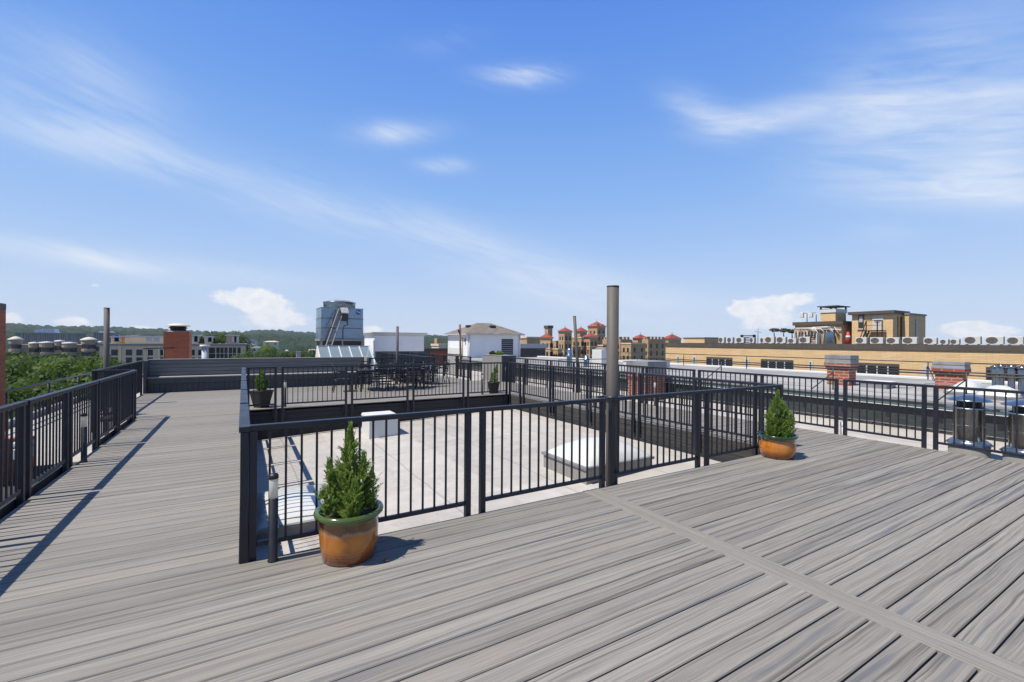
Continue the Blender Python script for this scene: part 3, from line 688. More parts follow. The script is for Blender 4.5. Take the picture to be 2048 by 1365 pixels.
MB().box(x0 - 0.03, x1 + 0.02, 0.57, 0.74, 1.055, 1.085).build('cap', 'benchcap', t, 0.005)
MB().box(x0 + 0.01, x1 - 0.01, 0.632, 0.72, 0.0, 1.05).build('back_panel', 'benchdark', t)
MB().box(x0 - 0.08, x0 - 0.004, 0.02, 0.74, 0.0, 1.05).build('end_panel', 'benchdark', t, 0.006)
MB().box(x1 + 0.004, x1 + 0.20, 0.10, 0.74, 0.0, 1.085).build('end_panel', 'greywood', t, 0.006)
# raised planter box
y0, _ = on_x(1004, 764, 9.66); 
t = thing('planter_box', 'tall grey boarded planter box at the far end of the right walkway', 'planter box', (10.02, 18.0, 0))
m = MB()
for i in range(12): m.box(-0.37, -0.345, -0.92 + i * 0.153, -0.92 + i * 0.153 + 0.145, -0.3, 1.12)
m.build('side_board', 'greywood', t)
m = MB()
for i in range(5): m.box(-0.345 + i * 0.14, -0.345 + i * 0.14 + 0.132, -0.945, -0.921, -0.3, 1.12)
m.build('end_board', 'benchdark', t)  # end boards darker than the side boards: shade put into the colour
MB().box(-0.34, 0.36, -0.915, 0.92, -0.3, 1.06).build('core', 'benchdark', t)
MB().box(-0.33, 0.35, -0.90, 0.90, 1.062, 1.075).build('soil', 'soil', t)
MB().box(-0.385, 0.375, -0.95, 0.94, 1.121, 1.145).build('rim', 'greywood', t, 0.004)
def leafball(name, mat, parent, n, rad, c, size, seed, flat=0.7, loc=None):
    rg = random.Random(seed); b = MB()
    for i in range(n):
        d = Vector((rg.gauss(0, 1), rg.gauss(0, 1), rg.gauss(0, 1) * 0.9)).normalized() * rad * rg.random() ** 0.4
        p = Vector(c) + Vector((d.x, d.y, d.z * flat)); a = Vector((rg.uniform(-1, 1), rg.uniform(-1, 1), rg.uniform(-.6, 1))).normalized(); s = a.cross(Vector((rg.uniform(-1, 1), rg.uniform(-1, 1), rg.uniform(-1, 1)))).normalized()
        L = size * rg.uniform(0.6, 1.3); b.quad(p - a * L * .5, p + s * L * .3, p + a * L * .5, p - s * L * .3)
    return b.build(name, mat, parent, loc=loc)
t = thing('planter_shrub', 'yellow-green shrub growing in the tall grey planter box', 'plant', (10.0, 17.9, 1.07))
leafball('foliage', 'conifer2', t, 220, 0.20, (0, 0, 0.13), 0.09, 5); MB().tube([(0, 0, 0), (0, 0, 0.15)], 0.012, 6).build('stem', 'bark', t)
t = thing('planter_shrub', 'dark small-leaved plant left of the yellow-green shrub in the planter box', 'plant', (9.95, 18.45, 1.07))
leafball('foliage', 'palm', t, 160, 0.18, (0, 0, 0.12), 0.09, 6); MB().tube([(0, 0, 0), (0, 0, 0.15)], 0.012, 6).build('stem', 'bark', t)

# ------------------------------------------------------------------ dining sets
def table(label, loc, L, W, h=0.735):
    t = thing('dining_table', label, 'table', loc)
    MB().box(-L / 2, L / 2, -W / 2, W / 2, h - 0.030, h).build('tabletop', 'tabletop', t, 0.006)
    MB().box(-L / 2 + 0.06, L / 2 - 0.06, -W / 2 + 0.06, W / 2 - 0.06, h - 0.085, h - 0.031).build('apron', 'chairmetal', t)
    for sx in (-1, 1):
        for sy in (-1, 1):
            MB().bar((sx * (L / 2 - 0.09), sy * (W / 2 - 0.09), h - 0.035), (sx * (L / 2 - 0.05), sy * (W / 2 - 0.05), 0), 0.06, 0.06).build('leg', 'chairmetal', t)
    return t
def chair(label, loc, rzv, group='charcoal metal armchairs round the dining tables'):
    t = thing('armchair', label, 'chair', loc, rzv, group)        # faces local +y
    MB().box(-0.23, 0.23, -0.22, 0.24, 0.415, 0.44).build('seat', 'chairmetal', t, 0.008)
    for s in (-1, 1):
        MB().tube([(s * 0.25, 0.24, 0.0), (s * 0.245, 0.215, 0.42), (s * 0.25, 0.19, 0.62)], 0.016, 8).build('leg', 'chairmetal', t)
        MB().tube([(s * 0.25, -0.32, 0.0), (s * 0.235, -0.24, 0.30), (s * 0.235, -0.225, 0.44)], 0.016, 8).build('leg', 'chairmetal', t)
        MB().tube([(s * 0.25, 0.19, 0.62), (s * 0.265, 0.10, 0.655), (s * 0.26, -0.10, 0.66), (s * 0.235, -0.27, 0.63)], 0.018, 8).build('armrest', 'chairmetal', t)
    m = MB()
    for s in (-1, 1): m.tube([(s * 0.235, -0.225, 0.42), (s * 0.23, -0.27, 0.65), (s * 0.21, -0.335, 0.93)], 0.016, 8)
    m.tube([(-0.21, -0.335, 0.93), (-0.12, -0.355, 0.965), (0.12, -0.355, 0.965), (0.21, -0.335, 0.93)], 0.018, 8)
    m.build('back_frame', 'chairmetal', t)
    m = MB()
    for i in range(5):
        z = 0.52 + i * 0.082; y = -0.24 - (z - 0.44) * 0.19
        m.box(-0.225, 0.225, y - 0.006, y + 0.006, z - 0.028, z + 0.028)
    m.build('backrest', 'chairmetal', t)
    MB().tube([(-0.24, 0.0, 0.2), (0.24, 0.0, 0.2)], 0.010, 8).build('stretcher', 'chairmetal', t)
    return t
table('long dark dining table behind the back railing', (4.60, 16.32, 0), 2.35, 0.95)
c0 = chair('charcoal armchair alone at the left end of the dining table', (2.95, 16.28, 0), -PI / 2 - 0.1)
copy_thing(c0, (6.10, 16.45, 0), PI / 2 + 0.25, 'charcoal armchair at the right end of the dining table')
for x, a, lb in ((4.05, 0.12, 'charcoal armchair on the near side of the dining table, left one'), (4.62, -0.1, 'charcoal armchair on the near side of the dining table, middle one'), (5.25, 0.05, 'charcoal armchair on the near side of the dining table, right one')):
    copy_thing(c0, (x, 15.92, 0), a, lb)
for x, a, lb in ((3.95, PI + 0.1, 'charcoal armchair on the far side of the dining table, left one'), (4.60, PI - 0.1, 'charcoal armchair on the far side of the dining table, middle one'), (5.30, PI + 0.1, 'charcoal armchair on the far side of the dining table, right one')):
    copy_thing(c0, (x, 16.98, 0), a, lb)
def round_table(label, loc, r=0.5):
    t = thing('round_table', label, 'table', loc)
    MB().lathe([(0.0, 0.715), (r, 0.715), (r + 0.01, 0.722), (r, 0.735), (0.0, 0.735)], n=32).build('tabletop', 'tabletop', t)
    MB().tube([(0, 0, 0.02), (0, 0, 0.715)], 0.035, 12).build('pedestal', 'chairmetal', t)
    MB().lathe([(0.0, 0.0), (0.26, 0.0), (0.26, 0.015), (0.04, 0.05)], n=24).build('base', 'chairmetal', t)
    return t
round_table('small round dark table beyond the long dining table', (6.35, 17.65, 0))
copy_thing(c0, (6.35, 18.02, 0), PI, 'charcoal armchair between the small round table and the rear railing')
copy_thing(c0, (7.0, 17.55, 0), PI / 2, 'charcoal armchair right of the small round table')
# ------------------------------------------------------------------ neighbouring flat roof to the right
nb = thing('low_building', 'grey flat-roofed building with dark slate wall beyond the right ledge', 'building', (13.2, 8, 0))
zt = 0.50
MB().box(0.0, 0.03, -16, 22.0, -0.26, 0.30).build('slate_wall', 'slate', nb)
m = MB()
for i in range(150): 
    y = -15.8 + i * 0.25; m.box(-0.03, 0.0, y, y + 0.17, -0.24, -0.15)
m.build('slate_foot', 'wornskirt', nb)
MB().box(-0.02, 0.0, -16, 22.0, -0.14, -0.125).build('flashing', 'lead', nb)
m = MB()
for i in range(40):
    y = -15.5 + i * 0.93; m.box(-0.006, 0.0, y, y + 0.10, 0.02, 0.13)
m.build('vent_slot', 'black', nb)
MB().box(-0.10, 0.05, -16, 22.0, 0.335, 0.45).build('gutter', 'teal', nb, 0.01)
MB().box(-0.105, 0.02, -16, 22.0, 0.318, 0.334).build('gutter_lip', 'white', nb)
MB().box(-0.14, 0.4, -16, 22.0, 0.452, 0.50).build('eave', 'lead', nb, 0.008)
m = MB(); m.quad((-0.13, -16, 0.505), (3.0, -16, 0.56), (3.0, 22, 0.56), (-0.13, 22, 0.505)); m.quad((3.0, -16, 0.56), (7.4, -16, 0.52), (7.4, 22, 0.52), (3.0, 22, 0.56))
m.build('roof', 'greyroof', nb)
MB().box(7.0, 7.4, -16, 22, 0.523, 0.62).build('roof_edge', 'white', nb, 0.02)
MB().box(0.032, 7.38, -15.9, 21.95, -1.0, 0.50).build('wall', 'slate', nb)
# pipe railings on that roof
y_end = on_x(1232, 710, 13.62)[0]
pipe_rail('black two-bar pipe railing on the near edge of the grey roof', (13.62, -6.0), (13.62, y_end), [0.62, 0.56], [1.2, 4.6, 7.2, 9.4, 12.0, 15.3, 19.0, y_end + 6.0], 0.52, [(12.0, 0.9), (15.3, 0.9), (9.4, 0.9)], r=0.016)
pipe_rail('thin black pipe railing on the far edge of the grey roof', (20.2, -6.0), (20.2, 30.0), [0.60], [2, 5.5, 9.5, 12, 15, 18.5, 22, 26, 31], 0.55, [(12, -0.7), (15, -0.7)], r=0.018)
pipe_rail('thin pipe railing running between the white shed and the grey roof', (10.6, y_end), (13.62, y_end), [0.60, 0.30], [0.0, 1.5, 3.0], 0.45, r=0.014)
# brick chimneys with two-tier metal caps
def cap_chimney(label, x0, x1, y0, y1, zb, zbrick, ztop, pale=True):
    cx, cy = (x0 + x1) / 2, (y0 + y1) / 2; a, b_ = (x1 - x0) / 2, (y1 - y0) / 2
    t = thing('brick_chimney', label, 'chimney', (cx, cy, zb))
    h = zbrick - zb
    MB().box(-a, a, -b_, b_, -0.1, h - 0.16).build('stack', 'redbrickpale', t)
    m = MB(); m.box(-a - 0.03, a + 0.03, -b_ - 0.03, b_ + 0.03, h - 0.16, h - 0.085); m.box(-a - 0.06, a + 0.06, -b_ - 0.06, b_ + 0.06, h - 0.085, h); m.build('corbel', 'redbrickpale', t)
    hh = ztop - zb
    m = MB(); m.frustum(0, 0, h, h + (hh - h) * 0.5, a + 0.060, b_ + 0.060, a + 0.045, b_ + 0.045); m.build('lower_cap', 'lead', t, 0.01)
    m = MB(); m.frustum(0, 0, h + (hh - h) * 0.52, hh, a + 0.055, b_ + 0.055, a + 0.050, b_ + 0.050); m.build('upper_cap', 'lead', t, 0.01)
    return t
ya, _ = on_x(1698, 765, 15.0); yb, _ = on_x(1654, 765, 15.0)
cap_chimney('red brick chimney with grey metal cap, nearer one on the grey roof', 15.0, 15.42, ya, yb, 0.53, on_x(1690, 728, 15.0)[1], on_x(1690, 711, 15.0)[1])
ya, _ = on_x(1925, 757, 16.0); yb, _ = on_x(1870, 757, 16.0)
cap_chimney('red brick chimney with grey metal cap, by the steel vents', 16.0, 16.36, ya, yb, 0.53, on_x(1900, 738, 16.0)[1], on_x(1900, 724, 16.0)[1])
cap_chimney('red brick chimney with grey cap rising from the white ledge', 11.9, 12.75, 10.9, 11.8, rz(12), 0.62, 1.10)
# white domes, vents and small boxes on the grey roof
ya, yc = on_x(1954, 776, 14.6)[0], on_x(1890, 770, 14.6)[0]; yd, ye = on_x(2034, 780, 14.3)[0], on_x(1947, 778, 14.3)[0]
dome_skylight('dome_skylight', 'large white dome skylight on the grey roof, right of the second chimney', 14.6, 15.8, ya, yc, 0.53, 0.05, 0.26, wallmat='white')
dome_skylight('dome_skylight', 'white dome skylight on the grey roof, behind the steel vent caps', 14.3, 15.2, yd, ye, 0.53, 0.04, 0.22, wallmat='white')
def flue(label, x, y, z, r, h):
    t = thing('flue_pipe', label, 'flue', (x, y, z), group='small metal flues on the grey roof')
    MB().lathe([(r * 1.5, 0), (r * 1.5, 0.02), (r, 0.05), (r, h * 0.72)], n=20).build('pipe', 'steel', t)
    MB().lathe([(r * 1.35, h * 0.70), (r * 1.35, h * 0.92), (r * 1.2, h * 0.94)], n=20).build('sleeve', 'steel', t)
    MB().lathe([(0, h * 0.95), (r * 1.7, h * 0.95), (r * 1.5, h), (0, h * 1.04)], n=20).build('cap', 'steel', t)
    return t
for px, h, s in ((1990, 0.70, 0.055), (2002, 0.76, 0.055), (2023, 0.76, 0.06), (2044, 0.74, 0.06)):
    y, z = on_x(px, 770, 14.75)
    lb = {1990: 'small metal flue left of its row beyond the dome skylights', 2002: 'second small metal flue from the left beyond the dome skylights', 2023: 'third small metal flue from the left beyond the dome skylights', 2044: 'small metal flue at the right photo edge beyond the dome skylights'}[px]
    flue(lb, 14.75, y, 0.53, s, h) if px > 1995 else flue(lb, 15.9, on_x(px, 760, 15.9)[0], 0.53, s, h)
y, z = on_x(1756, 752, 15.2)
t = thing('roof_vent_box', 'small pale box vent on the grey roof between the two chimneys', 'roof vent', (15.2, y, 0.53))
MB().box(-0.3, 0.3, -0.3, 0.3, 0, 0.16).build('box', 'lead', t, 0.01); MB().box(-0.33, 0.33, -0.33, 0.33, 0.161, 0.20).build('lid', 'white', t, 0.01)
t = thing('roof_cable', 'pale looping cable on the grey roof beside the small box vent', 'cable', (15.4, y - 0.6, 0.55))
MB().tube([(0, 0.3, 0.02), (0.1, 0.0, 0.02), (0.2, -0.3, 0.16), (0.3, -0.7, 0.20), (0.35, -1.2, 0.12), (0.4, -1.6, 0.02)], 0.014, 6).build('cable', 'lead', t)
x, y = on_z(1142, 722, 0.51); x, z = on_y(1140, 722, 16.5)
def mushroom(label, px, py0, py1, Y, wpx):
    x, zb = on_y(px, py0, Y); _, zt_ = on_y(px, py1, Y); k = (x * cs_ + Y * cc_) / FOC
    r = wpx / 2 * k; h = zt_ - zb
    t = thing('mushroom_vent', label, 'roof vent', (x, Y, zb - 0.3))
    MB().lathe([(r * 0.8, 0), (r * 0.8, 0.3 + h * 0.35)], n=24).build('pipe', 'galv', t)
    MB().lathe([(r * 0.6, 0.3 + h * 0.30), (r * 1.1, 0.3 + h * 0.30), (r * 1.1, 0.3 + h * 0.42), (r * 0.75, 0.3 + h * 0.5), (r * 0.72, 0.3 + h * 0.85), (r * 0.45, 0.3 + h), (0, 0.3 + h * 1.02)], n=24).build('hood', 'galv', t)
mushroom('pale metal mushroom vent left of the leaning post', 1139, 722, 697, 17.5, 14)
mushroom('low pale metal mushroom vent right of the leaning post', 1173, 724, 711, 17.5, 14)

# ------------------------------------------------------------------ corner boxes for things whose lit side looks to the left
def cbox(xl, xc, xr, yt, yb, Y0):
    """left edge, near corner, right edge, top and bottom in the photo -> x0, x1, y0, y1, zb, zt"""
    x0, zt_ = on_y(xc, yt, Y0); _, zb_ = on_y(xc, yb, Y0); x1, _ = on_y(xr, yt, Y0)
    y1, _ = on_x(xl, yt, x0) if xl is not None else (Y0 + 3, 0)
    if y1 < Y0 + 0.05: y1 = Y0 + 1
    return x0, x1, Y0, min(y1, Y0 + 60), zb_, zt_
# white roof box right of the vents
x0, x1, y0, y1, zb, zt_ = cbox(1184, 1203, 1230, 700, 727, 17.0)
t = thing('roof_vent_box', 'tall white roof box with grey cap left of the thick post', 'roof box', ((x0 + x1) / 2, y0, zb - 0.4))
MB().box(x0 - (x0 + x1) / 2, x1 - (x0 + x1) / 2, 0, min(1.4, y1 - y0), 0, zt_ - zb + 0.4).build('box', 'white', t, 0.01)
MB().box(x0 - (x0 + x1) / 2 + 0.25, x1 - (x0 + x1) / 2 + 0.03, -0.03, min(1.4, y1 - y0) + 0.03, zt_ - zb + 0.402, zt_ - zb + 0.50).build('cap', 'lead', t, 0.01)
x0, x1, y0, y1, zb, zt_ = cbox(1246, 1300, 1340, 723, 748, 15.0)
t = thing('roof_curb', 'long low white-topped roof curb right of the thick post', 'roof curb', (x0, y0, zb - 0.4))
MB().box(0, x1 - x0, 0, y1 - y0, 0, zt_ - zb + 0.34).build('curb', 'cornice', t, 0.01); MB().box(-0.03, x1 - x0 + 0.03, -0.03, y1 - y0, zt_ - zb + 0.342, zt_ - zb + 0.40).build('top', 'white', t, 0.01)

# ------------------------------------------------------------------ white penthouse with cornice
x0, x1, y0, y1, zb, zt_ = cbox(729, 749, 848, 672, 718, 34.0)
t = thing('white_penthouse', 'flat white stucco penthouse with flaring grey cornice behind the dining table', 'building', ((x0 + x1) / 2, y0, zb))
w = (x1 - x0) / 2; D = y1 - y0; h = zt_ - zb
MB().box(-w, w, 0, D, -1.5, h).build('wall', 'whitewall', t)
m = MB(); m.frustum(0, D / 2, h, h + 0.22, w + 0.01, D / 2 + 0.01, w + 0.22, D / 2 + 0.22); m.box(-w - 0.23, w + 0.23, -0.23, D + 0.23, h + 0.221, h + 0.27); m.build('cornice', 'cornice', t)
MB().box(-w - 0.005, w + 0.005, -0.005, 0, -1.5, 0.12).build('dado', 'benchdark', t)
# a row of dark boarded screens in front of it
xa, za = on_y(751, 704, 27.0); xb, zbb = on_y(860, 708, 27.0)
t = thing('boarded_screen', 'dark vertical-board screen at the foot of the white penthouse', 'screen', ((xa + xb) / 2, 27.0, -0.3)); w = (xb - xa) / 2
for i in range(5):
    a = -w + i * 2 * w / 5; m = MB()
    for q in range(6): m.box(a + 0.02 + q * (2 * w / 5 - 0.06) / 6, a + 0.02 + (q + 0.86) * (2 * w / 5 - 0.06) / 6, 0, 0.03, 0.05, za + 0.3)
    m.build('board_panel', 'benchdark' if i % 2 == 0 else 'bench', t)
MB().box(-w, w, 0.04, 0.08, 0, za + 0.32).build('frame', 'black', t)

# ------------------------------------------------------------------ white shed with hip roof
x0, x1, y0, y1, zb, zt_ = cbox(896, 935.5, 1041, 669, 724, 30.0)
t = thing('white_shed', 'white shed with brown hip roof and black louvre', 'shed', ((x0 + x1) / 2, y0, -0.3))
w = (x1 - x0) / 2; D = y1 - y0; h = zt_ + 0.3; cx = (x0 + x1) / 2
MB().box(-w, w, 0, D, -0.5, h).build('wall', 'whitewall', t)
zr = on_y(985, 646.5, 30.0 + D * 0.35)[1] + 0.3
rid = max(0.5, 2 * w - D * 0.9)
ro = MB().hip(-w, w, 0, D, h + 0.06, zr, ridge=rid, over=0.28).build('roof', 'shingle', t)
MB().box(-w - 0.27, w + 0.27, -0.27, D + 0.27, h - 0.02, h + 0.058).build('eave', 'cornice', t)
m = MB()
for sx, yy in ((0.35, 0.0), ):
    pass
s_ = (zr - h) / (D / 2 + 0.28)
m.box(0.30 - 0.22, 0.30 + 0.22, D * 0.22, D * 0.22 + 0.3, h + 0.06 + s_ * (D * 0.22 + 0.28) , h + 0.06 + s_ * (D * 0.22 + 0.28) + 0.18); m.build('roof_vent', 'black', ro)
m = MB(); m.box(-w * 0.62 - 0.15, -w * 0.62 + 0.15, D * 0.42, D * 0.42 + 0.4, h + 0.06 + (zr - h) * 0.55, h + 0.06 + (zr - h) * 0.72); m.build('roof_vent', 'black', ro)
for sx in (-w + 0.10, w - 0.10): MB().tube([(sx, -0.05, -0.3), (sx, -0.05, h - 0.02)], 0.045, 10).build('downpipe', 'white', t)
lx0, lz1 = on_y(1003.5, 678.5, 29.98); lx1, lz0 = on_y(1026, 713, 29.98)
lv = MB().box(lx0 - cx, lx1 - cx, -0.03, -0.002, lz0 + 0.3, lz1 + 0.3).build('louvre', 'black', t)
m = MB()
for i in range(9):
    z = lz0 + 0.34 + i * (lz1 - lz0 - 0.04) / 9; m.bar((lx0 - cx, -0.06, z), (lx1 - cx, -0.06, z), 0.012, 0.035, (0, 1, 0.8))
m.build('slat', 'cornice', lv)
MB().box(-w - 0.03, -w - 0.001, D * 0.28, D * 0.95, -0.3, 1.55).build('door', 'white', t)
MB().box(-w - 0.05, -w - 0.02, D * 0.25, D * 0.98, 1.0, 1.06).build('ledge', 'black', t)
MB().tube([(-w - 0.05, D * 0.22, -0.3), (-w - 0.05, D * 0.22, h - 0.2)], 0.025, 8).build('conduit', 'rust', t)
MB().box(-w - 0.14, -w - 0.01, D * 0.08, D * 0.13, h - 0.55, h - 0.3).build('lamp', 'lead', t)

# ------------------------------------------------------------------ glass skylight house
GY = 23.0
xl, zb = on_y(630, 717, GY); xr, _ = on_y(750, 717, GY); xtl, zt_ = on_y(635.5, 693.5, GY + 0.9); xtr, _ = on_y(738.5, 695.0, GY + 0.9)
t = thing('glass_skylight', 'sloping glass skylight with white bars in front of the cooling tower', 'skylight', ((xl + xr) / 2, GY, 0)); cx = (xl + xr) / 2
y1 = 0.9; a0, a1 = on_y(640, 717, GY)[0] - cx, on_y(724, 717, GY)[0] - cx
t0, t1 = on_y(635.5, 693.5, GY + y1)[0] - cx, on_y(719, 695, GY + y1)[0] - cx
zb -= 0.5; sl = 0.5 * y1 / (zt_ - zb - 0.5)
yb0 = -sl
n = 5
for i in range(n):
    f0, f1 = i / n, (i + 1) / n
    gx = a0 + (a1 - a0) * 1.0
    p0, p1 = a0 + (xr - cx - 0.10 - a0) * f0, a0 + (xr - cx - 0.10 - a0) * f1
    MB().quad((p0 + 0.02, yb0, zb), (p1 - 0.02, yb0, zb), (p1 - 0.02, y1, zt_), (p0 + 0.02, y1, zt_)).build('pane', 'pane', t)
for i in range(n + 1):
    p = a0 + (xr - cx - 0.10 - a0) * i / n
    MB().bar((p, yb0 - 0.02, zb), (p, y1 - 0.02, zt_ + 0.0), 0.05, 0.05, (0, 0, 1)).build('glazing_bar', 'white', t)
MB().bar((a0 - 0.03, y1, zt_ + 0.02), (xr - cx - 0.05, y1, zt_ + 0.02), 0.06, 0.05).build('ridge_bar', 'white', t)
for sx in (a0 - 0.032, xr - cx - 0.062):
    MB().add([(sx, yb0, zb), (sx, y1, zt_), (sx, y1 + 0.9, zb), (sx + 0.02, yb0, zb), (sx + 0.02, y1, zt_), (sx + 0.02, y1 + 0.9, zb)], [(0, 1, 2), (5, 4, 3), (0, 3, 4, 1), (1, 4, 5, 2), (2, 5, 3, 0)]).build('gable', 'cream', t)
MB().quad((a0, y1 + 0.88, zb), (xr - cx - 0.1, y1 + 0.88, zb), (xr - cx - 0.1, y1 + 0.03, zt_), (a0, y1 + 0.03, zt_)).build('rear_slope', 'cream', t)
MB().box(a0 - 0.06, xr - cx - 0.02, yb0 - 0.03, y1 + 0.95, -0.8, zb - 0.001).build('curb', 'cornice', t)
# grey stub left of it
x, z = on_y(597, 705, 25.0); t = thing('roof_vent_box', 'slim grey vent stub on the roof left of the glass skylight', 'roof vent', (x, 25.0, -0.8))
MB().box(-0.1, 0.1, -0.1, 0.1, 0, z + 0.8).build('box', 'lead', t, 0.01); MB().box(-0.13, 0.13, -0.13, 0.13, z + 0.801, z + 0.84).build('cap', 'galv', t)

# ------------------------------------------------------------------ cooling tower
x0, x1, y0, y1, zb, zt_ = cbox(632, 642, 727, 614.5, 678, 32.0)
cx, cy = (x0 + x1) / 2, (y0 + y1) / 2; w = (x1 - x0) / 2; D = (y1 - y0) / 2
t = thing('cooling_tower', 'galvanized cooling tower with round fan hood, ladder and blue badge', 'cooling tower', (cx, cy, -0.6))
Z = lambda z: z + 0.6
hs = [Z(zb), Z(zb) + (zt_ - zb) * 0.345, Z(zb) + (zt_ - zb) * 0.655, Z(zt_)]
for i, (za, zc) in enumerate(zip(hs, hs[1:])):
    MB().box(-w + 0.008 * i, w - 0.008 * i, -D + 0.008 * i, D - 0.008 * i, za + 0.012, zc - 0.012).build('casing_panel', 'galv', t, 0.02)
    MB().box(-w - 0.02, w + 0.02, -D - 0.02, D + 0.02, zc - 0.028, zc + 0.0).build('seam_flange', 'lead', t)
MB().box(-w - 0.05, w + 0.05, -D - 0.05, D + 0.05, Z(zb) - 0.14, Z(zb) + 0.0).build('base_ring', 'lead', t)
MB().box(-w + 0.12, w - 0.12, -D + 0.12, D - 0.12, 0.4, Z(zb) - 0.142).build('air_inlet', 'black', t)
for sx in (-w + 0.06, 0.0, w - 0.06): MB().box(sx - 0.05, sx + 0.05, -D, -D + 0.1, 0.0, Z(zb) - 0.141).build('leg', 'lead', t)
for sx in (-w + 0.06, w - 0.06): MB().box(sx - 0.05, sx + 0.05, D - 0.1, D, 0.0, Z(zb) - 0.141).build('leg', 'lead', t)
fxl = on_y(646, 605, cy)[0]; fxr = on_y(711, 605, cy)[0]; fr_ = (fxr - fxl) / 2 * 0.97; fc = (fxl + fxr) / 2 - cx
h1 = Z(on_y(680, 603, cy - fr_)[1]); 
MB().lathe([(fr_, hs[3]), (fr_, h1 - 0.03), (fr_ + 0.04, h1 - 0.03), (fr_ + 0.04, h1), (fr_ * 0.95, h1 + 0.02)], (fc, 0, 0), 40).build('fan_hood', 'galv', t)
m = MB()
m.lathe([(fr_ * 0.95, h1 + 0.02), (fr_ * 0.6, h1 + 0.12), (fr_ * 0.25, h1 + 0.17), (0, h1 + 0.18)], (fc, 0, 0), 40); m.build('fan_guard', 'lead', t)
bx, bz = on_y(717, 625, y0 - 0.03)
badge = MB(); badge.tube([(bx - cx, -D - 0.045, Z(bz)), (bx - cx, -D - 0.02, Z(bz))], 0.165, 32); bd = badge.build('badge', 'blue', t)
fc_ = bpy.data.curves.new('badge_lettering', 'FONT'); fc_.body = 'BAC'; fc_.size = 0.15; fc_.extrude = 0.003; fc_.align_x = 'CENTER'; fc_.align_y = 'CENTER'; fc_.shear = 0.3; fc_.offset = 0.006
fo = bpy.data.objects.new('tmp', fc_); COL.objects.link(fo)
bpy.context.view_layer.update()
fm = bpy.data.meshes.new_from_object(fo.evaluated_get(bpy.context.evaluated_depsgraph_get())); bpy.data.objects.remove(fo)
fm.materials.clear(); fm.materials.append(M['white'])
lo = bpy.data.objects.new('badge_lettering', fm); COL.objects.link(lo); lo.parent = bd; lo.location = (bx - cx, -D - 0.05, Z(bz)); lo.rotation_euler = (R(90), R(14), 0)
# ladder, motor box, white hood
lx0, lz0 = on_y(657, 694, y0 - 1.0); lx1, lz1 = on_y(683, 619, y0 - 0.12)
m = MB(); p0 = Vector((lx0 - cx, -D - 1.0, Z(lz0))); p1 = Vector((lx1 - cx, -D - 0.12, Z(lz1)))
for s in (-0.17, 0.17): m.bar(p0 + Vector((s, 0, 0)), p1 + Vector((s, 0, 0)), 0.05, 0.06)
for i in range(1, 16):
    q = p0.lerp(p1, i / 16); m.bar(q + Vector((-0.17, 0, 0)), q + Vector((0.17, 0, 0)), 0.05, 0.05)
m.build('ladder', 'lead', t)
gx, gz = on_y(648, 690, y0 - 1.2); kx, kz = on_y(660, 655, y0 - 0.9); tx, tz = on_y(672, 619, y0 - 0.35)
m = MB(); m.tube([(gx - cx, -D - 1.2, Z(gz)), (kx - cx, -D - 0.9, Z(kz)), (tx - cx, -D - 0.35, Z(tz))], 0.03, 8); m.bar((kx - cx, -D - 0.9, Z(kz)), (kx - cx + 0.35, -D - 0.6, Z(kz) - 0.05), 0.04, 0.04); m.build('handrail', 'black', t)
hx0, hz1 = on_y(683.5, 614.5, y0 - 0.5); hx1, hz0 = on_y(698, 625.5, y0 - 0.5)
m = MB(); m.add([(hx0 - cx, -D - 0.02, Z(hz1)), (hx1 - cx, -D - 0.02, Z(hz1)), (hx0 - cx, -D - 0.45, Z(hz0)), (hx1 - cx, -D - 0.45, Z(hz0)), (hx0 - cx, -D - 0.02, Z(hz1) - 0.06), (hx1 - cx, -D - 0.02, Z(hz1) - 0.06), (hx0 - cx, -D - 0.45, Z(hz0) - 0.06), (hx1 - cx, -D - 0.45, Z(hz0) - 0.06)], [(2, 3, 1, 0), (4, 5, 7, 6), (2, 6, 7, 3), (0, 2, 3, 1), (0, 4, 6, 2), (3, 7, 5, 1)]); m.build('motor_hood', 'white', t)
mx0, mz1 = on_y(683, 627, y0 - 0.3); mx1, mz0 = on_y(696.5, 642, y0 - 0.3)
MB().box(mx0 - cx, mx1 - cx, -D - 0.33, -D - 0.03, Z(mz0), Z(mz1)).build('motor', 'slate', t, 0.02)
m = MB(); c_, d_ = on_y(696, 648, y0)[0] - cx, Z(on_y(690, 652, y0)[1])
m.tube([(mx1 - cx - 0.05, -D - 0.15, Z(mz0)), (mx1 - cx + 0.05, -D - 0.1, Z(mz0) - 0.25), (0.1, -D - 0.06, d_), (0.02, -D - 0.05, d_ - 0.3), (0.02, -D - 0.05, Z(zb))], 0.025, 8); m.build('cable', 'black', t)

